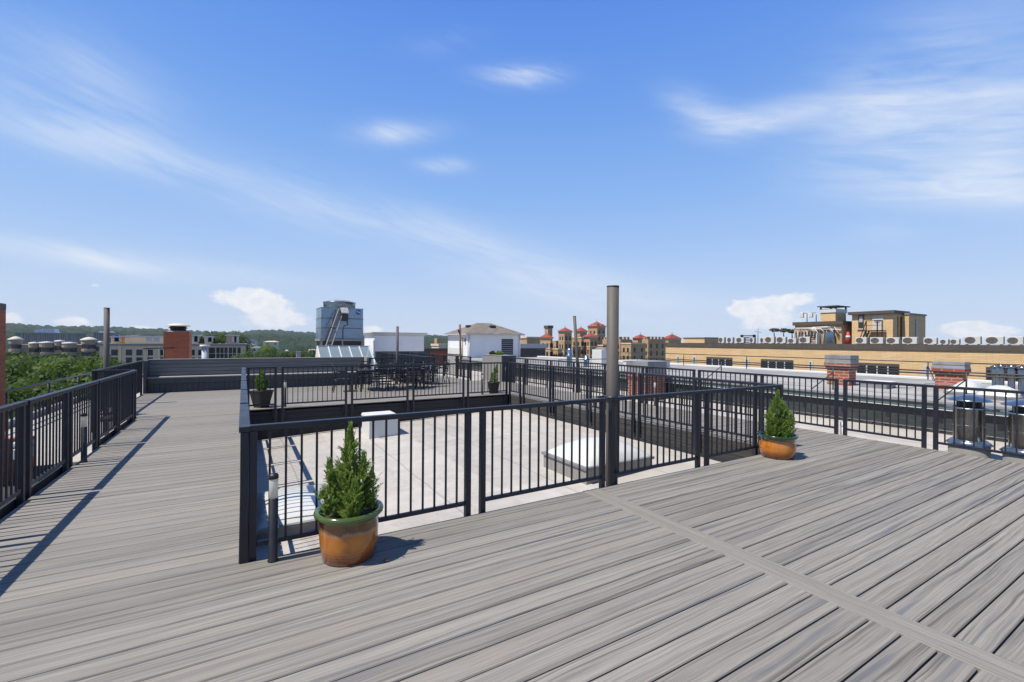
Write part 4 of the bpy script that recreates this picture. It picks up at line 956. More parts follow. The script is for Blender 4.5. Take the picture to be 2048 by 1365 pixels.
# ------------------------------------------------------------------ red brick chimney left of centre
x0, x1, y0, y1, zb, zt_ = cbox(None, 327, 379, 663.5, 720, 22.0)
t = thing('brick_chimney', 'red brick chimney with round pale cowl behind the bench', 'chimney', ((x0 + x1) / 2, 22.5, -0.8)); w = (x1 - x0) / 2
MB().box(-w, w, -0.5, 0.5, 0, zt_ + 0.8).build('stack', 'redbrick', t)
MB().lathe([(0.36, zt_ + 0.80), (0.34, zt_ + 0.84), (0.0, zt_ + 0.85)], (0, 0, 0), 28).build('crown', 'concrete', t)
MB().lathe([(0.26, zt_ + 0.83), (0.26, zt_ + 0.93), (0.31, zt_ + 0.94), (0.31, zt_ + 0.98), (0.27, zt_ + 0.985), (0.27, zt_ + 1.02)], n=28).build('cowl_neck', 'black', t)
MB().lathe([(0.27, zt_ + 1.02), (0.41, zt_ + 1.03), (0.40, zt_ + 1.055), (0.26, zt_ + 1.11), (0.10, zt_ + 1.14), (0, zt_ + 1.145)], n=32).build('cowl', 'cream', t)
pipe_rail('short pipe handrail in front of the red brick chimney', (-2.9, 19.6), (-2.2, 22.6), [2.22], [0.3, 1.6, 2.9], -0.80, r=0.02)
# ------------------------------------------------------------------ long tan brick building across the way
TX = 60.0
ty1, _ = on_x(1332, 690, TX)
tz = 1.74
tb = thing('apartment_building', 'long tan brick apartment building with brown roof coping', 'building', (TX, 15, 0))
YB = -30.0
MB().box(0, 14, YB - 15, ty1 - 15, -19, tz - 0.62).build('wall', 'tanbrick', tb)
MB().box(-0.10, 14.1, YB - 15, ty1 - 15 + 0.1, tz - 0.615, tz).build('coping', 'parapet', tb)
def tan_window(xa, xb, yt, yb, kind):
    ya, z1 = on_x(xa, yt, TX); yb_, _ = on_x(xb, yt, TX); _, z0 = on_x((xa + xb) / 2, yb, TX)
    z1 = on_x((xa + xb) / 2, yt, TX)[1]
    lo, hi = min(ya, yb_) - 15, max(ya, yb_) - 15; z0 = min(z0, z1 - 1.5)
    f = MB().box(-0.05, -0.004, lo, hi, z0, z1).build('window', 'parapet' if kind != 's' else 'frame', tb)
    if kind == 's':
        MB().box(-0.07, -0.052, lo + 0.25, hi - 0.25, z0 + 0.15, z1 - 0.12).build('pane', 'window', f)
        MB().box(-0.075, -0.071, lo + 0.3, hi - 0.3, z0 + 0.2, z0 + (z1 - z0) * 0.75).build('blind', 'blind', f)
    else:
        n = 4; w = (hi - lo) / n
        for i in range(n):
            MB().box(-0.07, -0.052, lo + i * w + 0.06, lo + (i + 1) * w - 0.06, z0 + 0.05, z1 - 0.3).build('pane', 'window', f)
        for i in range(1, n): MB().box(-0.12, -0.052, lo + i * w - 0.06, lo + i * w + 0.06, z0, z1 - 0.3).build('mullion', 'frame', f)
for a in ((1353, 1360, 713, 726, 's'), (1385, 1393, 714, 727, 's'), (1413, 1465, 715, 729, 'w'), (1489, 1499, 718, 731, 's'), (1522, 1587, 719.5, 735, 'w'), (1616, 1627, 723, 737, 's'),
          (1714, 1799, 727, 746, 'w'), (1847, 1863, 731, 750, 's'), (1972, 2070, 736, 760, 'w')): tan_window(*a)
# pale render patch
y_, z_ = on_x(1455, 706, TX)
# air conditioners along the coping
def ac_unit(first=[None]):
    t = thing('air_conditioner', 'x', 'air conditioner', (0, 0, 0), group='air conditioner units along the tan roof edge')
    MB().box(-0.19, 0.19, -0.5, 0.5, 0.06, 0.84).build('casing', 'acbody', t, 0.02)
    m = MB(); vs = [(-0.197, 0.12 + 0.33 * math.cos(2 * PI * k / 28), 0.45 + 0.33 * math.sin(2 * PI * k / 28)) for k in range(28)]; m.add(vs, [tuple(reversed(range(28)))])
    m.add([(-0.191, y, z) for _, y, z in vs], []); g_ = m.build('fan_grille', 'acgrille', t)
    MB().lathe([(0, 0.0), (0.05, 0.0)], n=12)
    for yy in (-0.35, 0.35): MB().box(-0.16, 0.16, yy - 0.05, yy + 0.05, 0, 0.06).build('foot', 'lead', t)
    return t
acs = [(609, 'a'), ]
units = [(1445, 12, 12), (1462, 12, 12), (1482, 17, 12), (1506, 10, 12), (1527, 10, 12), (1541, 20, 14), (1564, 20, 14), (1586, 18, 10.5), (1611, 23, 14),
         (1724, 24, 14), (1755, 28, 14), (1787, 28, 14), (1821, 32, 15), (1862, 28, 14), (1890, 18, 11), (1911, 20, 11.5), (1946, 36, 17.5), (1990, 40, 17.5), (2031, 36, 17)]
where = ['leftmost on the long tan roof', 'second from the left on the long tan roof', 'third from the left on the tan roof', 'fourth from the left, narrow, on the tan roof', 'fifth from the left, beside a thin mast', 'left of the umbrella-shaped roof trees base, first of three in a row',
         'below the small roof trees, second of three in a row', 'smallest one, below the white conduits', 'beside a dark rack under the white conduits',
         'below the left corner of the brick stair house', 'below the stair house window and door', 'below the black metal stair of the stair house', 'below the right corner of the stair house',
         'just right of the brick stair house', 'low one with a dark grille right of the stair house', 'low one right of its low twin', 'large one, third from the right edge', 'large one, second from the right edge', 'large one at the right edge of the photo']
ac0 = ac_unit(); ac0['label'] = 'x'
for i, ((px, wpx, hpx), wh) in enumerate(zip(units, where)):
    y, _ = on_x(px, 680, TX + 0.5)
    k = ((TX + 0.5) * cs_ + y * cc_) / FOC
    ya, _ = on_x(px - wpx / 2, 680, TX + 0.3); yb, _ = on_x(px + wpx / 2, 680, TX + 0.3)
    o = ac0 if i == 0 else copy_thing(ac0, (0, 0, 0))
    o.location = (TX + 0.45, y, tz); o['label'] = 'off-white air conditioner, ' + wh
    o.scale = (1.3, max(0.5, abs(ya - yb) * 0.93), hpx * k / 0.84 * 0.98)
# low roof boxes at its left end
x0, x1, y0, y1, zb, zt_ = cbox(None, 1367, 1409, 676, 687, 44)
y0_, _ = on_x(1409, 680, TX + 2); y1_, _ = on_x(1367, 680, TX + 2)
t = thing('roof_box', 'low tan brick box at the left end of the tan roof', 'roof box', (TX + 4, (y0_ + y1_) / 2, tz - 0.3)); d = abs(y0_ - y1_) / 2
MB().box(-2, 2, -d, d, 0, 1.05).build('wall', 'tanbrick', t); MB().box(-2.1, 2.1, -d - 0.1, d + 0.1, 1.05, 1.2).build('coping', 'lead', t)
# roof plant house with chimney
def face_x(xa, xb, yt, X):
    a, z = on_x(xb, yt, X); b, _ = on_x(xa, yt, X); return a, b, z
PX = TX + 4
a, b, z = face_x(1590, 1684, 650, PX)
t = thing('plant_house', 'low rooftop plant house covered in white conduits with a brick chimney tower', 'building', (PX, (a + b) / 2, tz - 0.5)); c = (a + b) / 2; L = (b - a) / 2
zh = on_x(1620, 651, PX)[1] - tz + 0.5
MB().box(0, 5, -L, L, 0, zh).build('wall', 'castle', t)
MB().box(-0.25, 5.2, -L - 0.2, L + 0.2, zh, zh + 0.45).build('coping', 'parapet', t)
a2, b2, z2 = face_x(1641, 1671, 625, PX + 0.4); zc = z2 - tz + 0.5
ct_ = MB().box(0.4, 3.2, a2 - c, b2 - c, zh + 0.46, zc).build('chimney', 'tanbrick', t)
MB().box(0.3, 3.3, a2 - c - 0.08, b2 - c + 0.08, zc, zc + 0.45).build('band', 'white', ct_)
MB().box(0.1, 3.6, a2 - c - 0.3, b2 - c + 0.3, zc + 0.75, zc + 0.87).build('lid', 'parapet', ct_)
m = MB()
for u, v in ((0.5, a2 - c), (0.5, b2 - c), (3.1, a2 - c), (3.1, b2 - c)): m.box(u - 0.08, u + 0.08, v - 0.08, v + 0.08, zc + 0.45, zc + 0.75)
m.build('lid_leg', 'black', ct_)
rg = random.Random(4)
for i in range(12):
    y = -L * 0.55 + 1.62 * L * (i / 12) ; zz = zh - 0.25 - rg.random() * 0.5
    y2 = y + rg.uniform(-1.4, 0.8); off = 0.09 * i * 0.25
    MB().tube([(-0.12 - off, y, 0), (-0.12 - off, y, zz - 0.4), (-0.14 - off, y + 0.15, zz), (-0.14 - off, max(-L, y2 - 1.5), zz + rg.uniform(-.2, .2)), (-0.12 - off, max(-L, y2 - 2), zz - rg.uniform(0.2, 1.0))], rg.uniform(0.05, 0.10), 6).build('conduit', 'whitepipe' if i % 3 else 'lead', t)
for y, w, h, mt in ((L * 0.25, 0.45, 1.0, 'cream'), (-L * 0.05, 0.40, 0.8, 'castlepale'), (-L * 0.6, 0.5, 1.7, 'galv'), (L * 0.6, 0.35, 0.8, 'lead')):
    MB().box(-0.7, -0.4, y - w, y + w, 0.3, 0.3 + h).build('switch_box', mt, t, 0.02)
# side hut right of it
a, b, z = face_x(1672, 1699, 647, PX + 5)
t = thing('roof_box', 'small grey roof hut with dark window behind the plant house', 'roof box', (PX + 5, (a + b) / 2, tz - 0.5))
MB().box(0, 3, -(b - a) / 2, (b - a) / 2, 0, z - tz + 0.5).build('wall', 'concrete', t); MB().box(-0.04, -0.002, -(b - a) / 2 + 0.4, 0.2, 0.6, 1.9).build('window', 'window', t)
# antennas
for px, yt, lb in ((1604, 625, 'pale tall antenna panel left on the plant house roof'), (1622, 627, 'pale tall antenna panel beside the brick chimney tower')):
    y, z = on_x(px, yt, PX + 1.5); t = thing('antenna', lb, 'antenna', (PX + 1.5, y, tz + zh - 0.2))
    MB().box(-0.15, 0.15, -0.22, 0.22, 0.8, z - tz - zh + 0.2).build('panel', 'white', t, 0.05); MB().tube([(0.2, -0.55, 0), (0.2, -0.55, z - tz - zh)], 0.05, 6).build('mast', 'black', t); MB().bar((0.2, -0.55, 1.4), (0, 0, 1.4), 0.05, 0.05).build('arm', 'black', t)
y, z = on_x(1516, 660, TX + 3); t = thing('antenna', 'thin short mast among the air conditioners on the tan roof', 'antenna', (TX + 3, y, tz))
MB().tube([(0, 0, 0), (0, 0, z - tz + 0.2)], 0.05, 6).build('mast', 'lead', t); MB().bar((0, -0.5, z - tz - 0.4), (0, 0.5, z - tz - 0.2), 0.06, 0.06).build('crossbar', 'lead', t)
# red and white cones / flag stand and rack
y, z = on_x(1696, 664, TX + 1.5); t = thing('warning_post', 'red and white warning post near the stair house corner', 'post', (TX + 1.5, y, tz))
MB().tube([(0, 0, 0), (0, 0, z - tz)], [0.35, 0.12], 10).build('post', 'redpaint', t); MB().tube([(0, 0, (z - tz) * .5), (0, 0, (z - tz) * .68)], [0.26, 0.21], 10).build('stripe', 'white', t)
y, z = on_x(1623, 680, TX + 0.6); t = thing('equipment_rack', 'dark open rack beside the air conditioners under the white conduits', 'rack', (TX + 0.6, y, tz))
for s in (-0.7, 0.7): MB().box(-0.3, 0.3, s - 0.05, s + 0.05, 0, 1.1).build('side', 'white', t)
for i in range(5): MB().box(-0.25, 0.25, -0.65, 0.65, 0.05 + i * 0.22, 0.15 + i * 0.22).build('shelf', 'black', t)
y, z = on_x(1496, 680, TX + 0.9); t = thing('equipment_rack', 'dark open rack among the leftmost air conditioners', 'rack', (TX + 0.9, y, tz))
for s in (-0.9, 0.9): MB().box(-0.3, 0.3, s - 0.05, s + 0.05, 0, 1.2).build('side', 'black', t)
for i in range(5): MB().box(-0.25, 0.25, -0.85, 0.85, 0.05 + i * 0.24, 0.17 + i * 0.24).build('shelf', 'slate', t)
# brick stair house
a, b, z = face_x(1704, 1786, 627, PX + 1)
SX = PX + 1; c = (a + b) / 2; L = (b - a) / 2
t = thing('stair_house', 'tan brick rooftop stair house with cream door and black metal stair', 'building', (SX, c, tz - 0.5)); h = z - tz + 0.5
xr_ = on_y(1800, 640, a)[0]
Dp = 4.0
MB().box(0, Dp, -L, L, 0, h).build('wall', 'tanbrick', t)
MB().box(-0.4, Dp + 0.1, -L - 0.25, L + 0.3, h, h + 0.35).build('roof', 'parapet', t)
ya, _ = on_x(1832, 640, SX + Dp + 0.5)
def on_wall(px, py): 
    y, z = on_x(px, py, SX); return y - c, z - tz + 0.5
y1_, z1_ = on_wall(1717, 628); y0_, z0_ = on_wall(1728, 657)
w_ = MB().box(-0.06, -0.003, y0_, y1_, z0_, z1_ - 0.1).build('window', 'parapet', t)
MB().box(-0.085, -0.062, y0_ + 0.1, y1_ - 0.1, z0_ + 0.1, z1_ - 1.0).build('pane', 'window', w_); MB().box(-0.10, -0.087, y0_ + 0.12, y1_ - 0.12, z0_ + 0.75, z0_ + 1.5).build('blind', 'blind', w_)
MB().box(-0.15, -0.003, y0_ - 0.1, y1_ + 0.1, z0_ - 0.15, z0_ - 0.02).build('sill', 'castlepale', w_)
y1_, z1_ = on_wall(1745, 631); y0_, z0_ = on_wall(1767, 661)
d_ = MB().box(-0.06, -0.003, y0_, y1_, z0_, z1_).build('door', 'cream', t)
MB().box(-0.075, -0.062, (y0_ + y1_) / 2 - 0.35, (y0_ + y1_) / 2 + 0.35, z1_ - 0.75, z1_ - 0.6).build('sign', 'slate', d_); MB().box(-0.075, -0.062, (y0_ + y1_) / 2 - 0.25, (y0_ + y1_) / 2 + 0.25, z1_ - 0.95, z1_ - 0.85).build('sign', 'lead', d_)
zl = z0_; m = MB()
pa, _ = on_wall(1741, 660); pb, _ = on_wall(1773, 660); pc, _ = on_wall(1728, 680)
m.box(-1.2, -0.1, pb, pa, zl - 0.12, zl)
for yy in (pa, pb, (pa * 0.3 + pb * 0.7)): m.box(-1.2, -1.12, yy - 0.05, yy + 0.05, 0, zl + 1.15)
for hh in (0.6, 1.15): m.box(-1.2, -1.13, pb, pa, zl + hh - 0.05, zl + hh)
m.bar((-1.16, pa, zl), (-1.16, pc, 0.2), 0.1, 0.15); m.bar((-0.3, pa, zl), (-0.3, pc, 0.2), 0.1, 0.15); m.bar((-1.16, pa, zl + 1.1), (-1.16, pc, 1.0), 0.07, 0.07)
for i in range(7): 
    f = i / 7; yy = pa + (pc - pa) * f; m.box(-1.15, -0.3, yy - 0.2, yy, zl - zl * f - 0.1, zl - zl * f - 0.03)
m.build('metal_stair', 'black', t)
# right wing of the stair house
e0 = on_y(1815, 640, a)[0]
MB().box(0.5 + Dp, 0.6 + Dp + 2.2, -L + 0.2, -L + 2.2, 0, h - 0.3).build('wing_wall', 'tanbrick', t)
a3, b3, z3 = face_x(1800, 1818, 626, SX + 2.5)
MB().box(2.5, Dp + 3.5, a3 - c, a - c - 0.02, 0, h - 0.1).build('wing_wall', 'tanbrick', t)
MB().box(2.4, Dp + 3.6, a3 - c - 0.1, a - c - 0.26, h - 0.098, h + 0.1).build('wing_coping', 'lead', t)
for xx in (1.2, 2.0): MB().box(xx, xx + 0.45, -L - 0.05, -L - 0.003, h * 0.25, h * 0.92).build('window', 'window', t)
MB().box(4.4, 5.1, a3 - c - 0.05, a3 - c - 0.003, h * 0.25, h * 0.85).build('window', 'window', t)
# small roof-garden trees behind
def small_tree(px, lb, yt=656, seed=1):
    y, z = on_x(px, yt, PX + 10); t = thing('roof_tree', lb, 'tree', (PX + 10, y, tz - 0.3), group=None); h = z - tz + 0.3
    MB().tube([(0, 0, 0), (0.1, 0.1, h * 0.6), (0, 0.1, h * 0.85)], [0.12, 0.07, 0.03], 6).build('trunk', 'bark', t)
    leafball('crown', 'palm', t, 170, 0.78, (0, 0, h * 0.86), 0.30, seed, 0.42)
small_tree(1549, 'leftmost of three small dark trees on the roof beyond the air conditioners', 656, 1)
small_tree(1568, 'middle one of three small dark trees on the roof beyond the air conditioners', 656, 2)
small_tree(1585, 'small dark tree half hidden behind the plant house', 658, 3)

# ------------------------------------------------------------------ castle-like apartment complex
def windows_y(parent, x0, x1, Y, z0, z1, nx, nz, ww, wh, mat='window', off=0.06):
    for i in range(nx):
        for j in range(nz):
            x = x0 + (x1 - x0) * (i + 0.5) / nx; z = z0 + (z1 - z0) * (j + 0.5) / nz
            MB().box(x - ww / 2, x + ww / 2, Y - off, Y - 0.004, z - wh / 2, z + wh / 2).build('window', mat, parent)
def windows_x(parent, y0, y1, X, z0, z1, ny, nz, ww, wh, mat='window', off=0.06):
    for i in range(ny):
        for j in range(nz):
            y = y0 + (y1 - y0) * (i + 0.5) / ny; z = z0 + (z1 - z0) * (j + 0.5) / nz
            MB().box(X - off, X - 0.004, y - ww / 2, y + ww / 2, z - wh / 2, z + wh / 2).build('window', mat, parent)
def castle(label, spec, Y0):
    e = thing('apartment_building', label, 'building', (on_y(spec[0][1], 700, Y0)[0], Y0, -18))
    ox = e.location.x
    for (xl, xc, xr, yt, yroof, dY, cren, trim) in spec:
        Y = Y0 + dY
        x0, x1, y0, y1, zb, zt_ = cbox(xl, xc, xr, yt, 722, Y)
        y1 = y0 + max(3.0, min(16, (y1 - y0)))
        tw = MB().box(x0 - ox, x1 - ox, dY, dY + (y1 - y0), 0, zt_ + 18).build('tower', 'castle', e)
        if yroof:
            zr = on_y((xl + xr) / 2, yroof, Y + (y1 - y0) / 2)[1] + 18
            MB().hip(x0 - ox, x1 - ox, dY, dY + (y1 - y0), zt_ + 18.02, zr, ridge=0.3, over=0.5).build('roof', 'redtile', tw)
            MB().tube([((x0 + x1) / 2 - ox, dY + (y1 - y0) / 2, zr - 0.2), ((x0 + x1) / 2 - ox, dY + (y1 - y0) / 2, zr + 1.0)], 0.08, 6).build('finial', 'lead', tw)
        if cren:
            m = MB(); n = max(2, int((x1 - x0) / 1.6))
            for i in range(n): a = x0 + (x1 - x0) * i / n; m.box(a - ox, a + (x1 - x0) / n * 0.55 - ox, dY, dY + 0.5, zt_ + 18, zt_ + 18.9)
            n = max(2, int((y1 - y0) / 1.6))
            for i in range(n): a = dY + (y1 - y0) * i / n; m.box(x0 - ox, x0 + 0.5 - ox, a + 0.01, a + (y1 - y0) / n * 0.55, zt_ + 18, zt_ + 18.88)
            m.build('battlement', 'castle', tw)
        if trim:
            MB().box(x0 - ox - 0.15, x1 - ox + 0.15, dY - 0.15, dY + (y1 - y0), zt_ + 17.5, zt_ + 17.95).build('cornice', 'castlepale', tw)
            for zz in (zt_ + 14.5, zt_ + 9.2): MB().box(x0 - ox - 0.08, x1 - ox + 0.08, dY - 0.08, dY + (y1 - y0) * 0.98, zz, zz + 0.3).build('string_course', 'castlepale', tw)
        D = y1 - y0; ny = 2 if D < 6 else 3; nx = max(1, int((x1 - x0) / 3.0))
        windows_x(tw, dY + D * 0.1, dY + D * 0.9, x0 - ox, max(4, zt_ + 6), zt_ + 16.8, ny, 4, D / ny * 0.36, 1.5)
        windows_y(tw, x0 - ox, x1 - ox, dY, max(4, zt_ + 6), zt_ + 16.8, min(max(2, nx), 4), 4, 0.85, 1.6)  # front windows set dense, partly to deepen the shade on these faces
    return e
castle('castle-like brick apartment building with clustered red-roofed towers left of the thick post', [
    # xl, xc, xr, ytop, yroof, dY, crenel, trim
    (1080.5, 1101, 1105, 676, 668, 0, False, True),
    (1105, 1116, 1124, 697, None, 2, False, True),
    (1103, 1112, 1120, 684, None, 14, False, False),
    (1120, 1150, 1160, 690, None, 18, True, False),
    (1100, 1112, 1216, 687, None, 34, True, False),
    (1117, 1129, 1143.5, 663, 655.5, 6, False, True),
    (1150, 1160, 1174, 663, 655, 12, False, True),
    (1143, 1163, 1167, 674, None, 5, False, True),
    (1167.5, 1180, 1195, 674, 666, 3, False, True),
    (1176, 1194.5, 1211, 653, 643.5, 26, True, True),
    (1195, 1206, 1222, 690, None, 8, False, True),
    (1205, 1216, 1226, 679, None, 12, True, False)], 118)
x, z = on_y(1099, 660, 121); 
castle('castle-like brick apartment wing with battlements right of the thick post', [
    (1236, 1241, 1262, 679, None, 8, True, False),
    (1236, 1250, 1335, 684, None, 30, True, False),
    (1242, 1262, 1291, 686, None, 0, False, True),
    (1291, 1296.5, 1331, 678.5, None, 4, True, False),
    (1270, 1276, 1296, 677, 669, 24, False, False),
    (1331, 1337, 1362, 677.5, 668.5, 20, False, True)], 112)
t = thing('brick_chimney', 'tall castle chimney with dark top behind the leftmost red roof', 'chimney', (on_y(1097, 670, 124)[0], 124, -5)); zc = on_y(1099, 657, 124)[1] + 5
MB().box(-0.9, 0.9, -1, 1, 0, zc).build('stack', 'castle', t); MB().box(-1.1, 1.1, -1.2, 1.2, zc, zc + 0.9).build('cap', 'parapet', t)
# smaller pale buildings between the shed and the castle
def block(name, label, xl, xc, xr, yt, Y, mat, zb=-18, nx=4, nz=2, ww=1.0, wh=1.6, roof=None, roofmat='lead', dep=None, win='window', zwin=(0.5, 0.95), over=0.2):
    x0, x1, y0, y1, _, zt_ = cbox(xl, xc, xr, yt, 720, Y)
    D = dep or min(30, y1 - y0)
    e = thing(name, label, 'building', ((x0 + x1) / 2, Y, zb)); w = (x1 - x0) / 2; h = zt_ - zb
    wl = MB().box(-w, w, 0, D, 0, h).build('wall', mat, e)
    if roof: MB().box(-w - over, w + over, -over, D + over, h, h + roof).build('roof', roofmat, e)
    if nx: windows_y(e, -w, w, 0, h * zwin[0], h * zwin[1], nx, nz, ww, wh, win)
    return e, w, D, h
block('brick_building', 'pale brick building between the white shed and the castle towers', 1036, 1054, 1080, 677, 95, 'castle', nx=4, nz=3, roof=0.4, roofmat='castlepale')
block('low_building', 'low dark-walled roof building right of the white shed', 1036, 1041, 1091, 697, 52, 'benchdark', nx=0, roof=0.6, roofmat='cornice')
block('yellow_tower', 'yellow brick tower block seen between the white penthouse and the white shed', 869, 874, 882, 677, 150, 'castle', nx=1, nz=2)
block('pale_building', 'long pale low building at the foot of the yellow tower', 863, 878, 897, 692.5, 120, 'cream', nx=4, nz=1, roof=0.6, roofmat='castlepale')
block('brown_building', 'brown low roof building behind the rear railings', 846, 850, 897, 702, 70, 'redbrick', nx=0, roof=0.4, roofmat='parapet')

# ------------------------------------------------------------------ buildings on the left
YL = 150.0
e, w, D, h = block('apartment_building', 'beige stone apartment building with set-back penthouse behind the left railing', 196, 199, 492, 691.5, YL, 'beige', nx=0, roof=0.5, roofmat='concrete', dep=22, over=0.3)
ex = e.location.x
def bx(px, py, Y=YL): x, z = on_y(px, py, Y); return x - ex, z + 18
for px, w_ in ((229, 8), (258, 8), (279, 8), (300, 8), (323, 7), (384, 8), (402, 9)):
    for py in (705.5, 721, 737):
        x, z = bx(px, py); MB().box(x - 0.62, x + 0.62, -0.08, -0.004, z - 0.75, z + 0.75).build('window', 'window', e)
for px in (421, 427, 436, 444, 452, 461, 469, 478):
    for py in (701, 713.5, 726):
        x, z = bx(px, py); MB().box(x - 0.38, x + 0.38, -0.08, -0.004, z - 0.8, z + 0.8).build('window', 'window', e)
for px in (240, 318, 410): x, z = bx(px, 700); MB().box(x - 0.25, x + 0.25, -0.25, -0.004, 0, h).build('pilaster', 'beigewarm', e)
for (pa, pb, yt, mt) in ((222, 238, 675, 'beigewarm'), (250, 327, 674.5, 'beigewarm'), (379, 397, 672, 'beige'), (409, 424, 675, 'beige'), (452, 478, 672, 'tanstone')):
    xa, zz = on_y(pa, yt, YL + 5); xb, _ = on_y(pb, yt, YL + 5)
    p_ = MB().box(xa - ex, xb - ex, 5, 15, h + 0.5, zz + 18).build('penthouse', mt, e); MB().box(xa - ex - 0.3, xb - ex + 0.3, 4.7, 15.3, zz + 18, zz + 18.35).build('coping', 'cornice', p_)
    n = 2; 
    for i in range(n):
        x = xa - ex + (xb - xa) * (0.62 + 0.2 * i); MB().box(x - 0.6, x + 0.6, 4.92, 4.996, h + 1.0, h + 2.6).build('window', 'blind', p_)
t = thing('roof_tank', 'flat dark round tank on top of the beige penthouse', 'roof tank', (on_y(286, 670, YL + 9)[0], YL + 9, on_y(286, 675, YL + 9)[1] - 0.2))
MB().lathe([(0, 0), (3.6, 0), (3.6, 0.75), (0, 0.85)], n=32).build('tank', 'slate', t)
for px, lb in ((403, 'round green shrub on the beige roof terrace, left one'), (431, 'round green shrub on the beige roof terrace, middle one'), (446, 'round green shrub on the beige roof terrace, right one')):
    x, z = on_y(px, 688, YL + 6); t = thing('roof_shrub', lb, 'shrub', (x, YL + 6, h - 18 + 0.4)); leafball('foliage', 'oak', t, 260, 1.2, (0, 0, 1.0), 0.5, px, 0.9); MB().tube([(0, 0, 0), (0, 0, 1)], 0.08, 6).build('stem', 'bark', t)
# slim pale flue before it
x, z = on_y(410, 690, 60); t = thing('flue_pipe', 'slim pale flue rising behind the bench right of the red chimney', 'flue', (x, 60, -4)); MB().tube([(0, 0, 0), (0, 0, z + 3.7)], 0.30, 12).build('pipe', 'cornice', t); MB().tube([(0, 0, z + 3.7), (0, 0, z + 4)], 0.48, 12).build('cap', 'white', t)
# tan stone building with rounded bays and pale turret caps
YT = 230.0
xa, z0 = on_y(12, 690, YT); xb, _ = on_y(205, 690, YT)
e = thing('apartment_building', 'tan stone apartment building with rounded balcony bays and pale turret caps', 'building', ((xa + xb) / 2, YT, -18)); ex = e.location.x
zt_ = on_y(100, 690, YT)[1] + 18
MB().box(xa - ex, xb - ex, 4, 22, 0, zt_).build('wall', 'tanstone', e)
for px, wpx, ytop, cap in ((22, 16, 680, 'cone'), (60, 14, 688, 'flat'), (86, 20, 687, 'flat'), (112, 13, 684, 'flat'), (132, 22, 688, 'flat'), (172, 21, 681, 'cone'), (194, 10, 686, 'flat')):
    x, z = on_y(px, ytop, YT); k = (x * cs_ + YT * cc_) / FOC; r = wpx / 2 * k; z += 18
    b_ = MB().lathe([(r, 0), (r, z)], n=16, smooth=False).build('bay', 'tanstone', e, loc=(x - ex, 4, 0))
    for i in range(5): zz = z - 1.4 - i * 2.9; m = MB().lathe([(r + 0.02, zz), (r + 0.35, zz), (r + 0.35, zz + 0.9), (r + 0.02, zz + 0.9)], n=16, smooth=False); m.build('balcony', 'tanstone', b_)
    for i in range(4): zz = z - 3.2 - i * 2.9; MB().lathe([(r + 0.03, zz), (r + 0.03, zz + 1.5)], n=16, smooth=False).build('window_band', 'window', b_)
    if cap == 'cone': MB().lathe([(r + 0.6, z), (r + 0.6, z + 0.3), (r * 0.6, z + 1.0), (0, z + 1.3)], n=20).build('cap', 'cream', b_)
    else: MB().lathe([(r + 0.3, z), (r + 0.3, z + 0.4), (0, z + 0.7)], n=16).build('cap', 'white', b_)
# long blue glass buildings on the hillside
def glass_block(label, xl, xr, yt, yb, Y, nmul):
    xa, zt_ = on_y(xl, yt, Y); xb, _ = on_y(xr, yt, Y); zb = on_y(xl, yb, Y)[1] - 10
    e = thing('office_building', label, 'building', ((xa + xb) / 2, Y, zb)); w = (xb - xa) / 2; h = zt_ - zb
    MB().box(-w, w, 0, 30, 0, h).build('wall', 'glasswall', e); MB().box(-w - 1.5, w + 1.5, -1.5, 31, h, h + 0.9).build('roof', 'concrete', e)
    m = MB()
    for i in range(nmul): x = -w + 2 * w * (i + rng.uniform(0.2, 0.8)) / nmul; m.box(x - 0.35, x + 0.35, -0.5, -0.02, 0, h)
    m.build('mullion', 'concrete', e)
    return e, w, h
e, w, h = glass_block('long blue glass office building on the hillside at far left', 32, 155, 667, 684, 620, 34)
MB().frustum(-w * 0.15, 12, h + 0.9, h + 5.0, w * 0.35, 8, w * 0.28, 6).build('roof_house', 'galv', e)
e, w, h = glass_block('shorter blue glass office building on the hillside behind the dark round post', 187, 228, 667, 684, 640, 12)
MB().frustum(0, 12, h + 0.9, h + 2.6, w * 0.7, 8, w * 0.5, 6).build('roof_house', 'galv', e)
# houses among the wooded hillside
def house(label, xl, xr, yt, yb, Y, mat, roofmat, rh=0.35):
    xa, zt_ = on_y(xl, yt, Y); xb, _ = on_y(xr, yt, Y); zb = on_y(xl, yb, Y)[1] - 4
    e = thing('hill_house', label, 'house', ((xa + xb) / 2, Y, zb)); w = (xb - xa) / 2; h = (zt_ - zb) * (1 - rh * 0.4)
    MB().box(-w, w, 0, w * 0.8, 0, h).build('wall', mat, e); MB().hip(-w, w, 0, w * 0.8, h, zt_ - zb, ridge=w, over=w * 0.06).build('roof', roofmat, e)
    n = max(2, int(w * 2 / 5)); windows_y(e, -w, w, 0, h * 0.5, h * 0.95, min(n, 8), 1, 1.2, 1.6)
house('white hillside building with grey roof right of the beige apartment building', 481, 515, 679, 690, 420, 'white', 'galv')
house('cream hillside mansion among the trees left of the cooling tower', 528, 558, 682, 690, 480, 'cream', 'castlepale')
house('low grey-roofed house below the cream hillside mansion', 503, 524, 693.5, 699, 330, 'white', 'lead')
house('tiny white house among trees below the cream mansion', 570, 577, 700, 703, 300, 'white', 'white')
house('pale house beside the left foot of the cooling tower', 617, 632, 698.5, 703, 320, 'cream', 'castlepale')
house('small brown-roofed house under the grey-roofed one', 489, 512, 687.5, 693, 360, 'beigewarm', 'shingle')

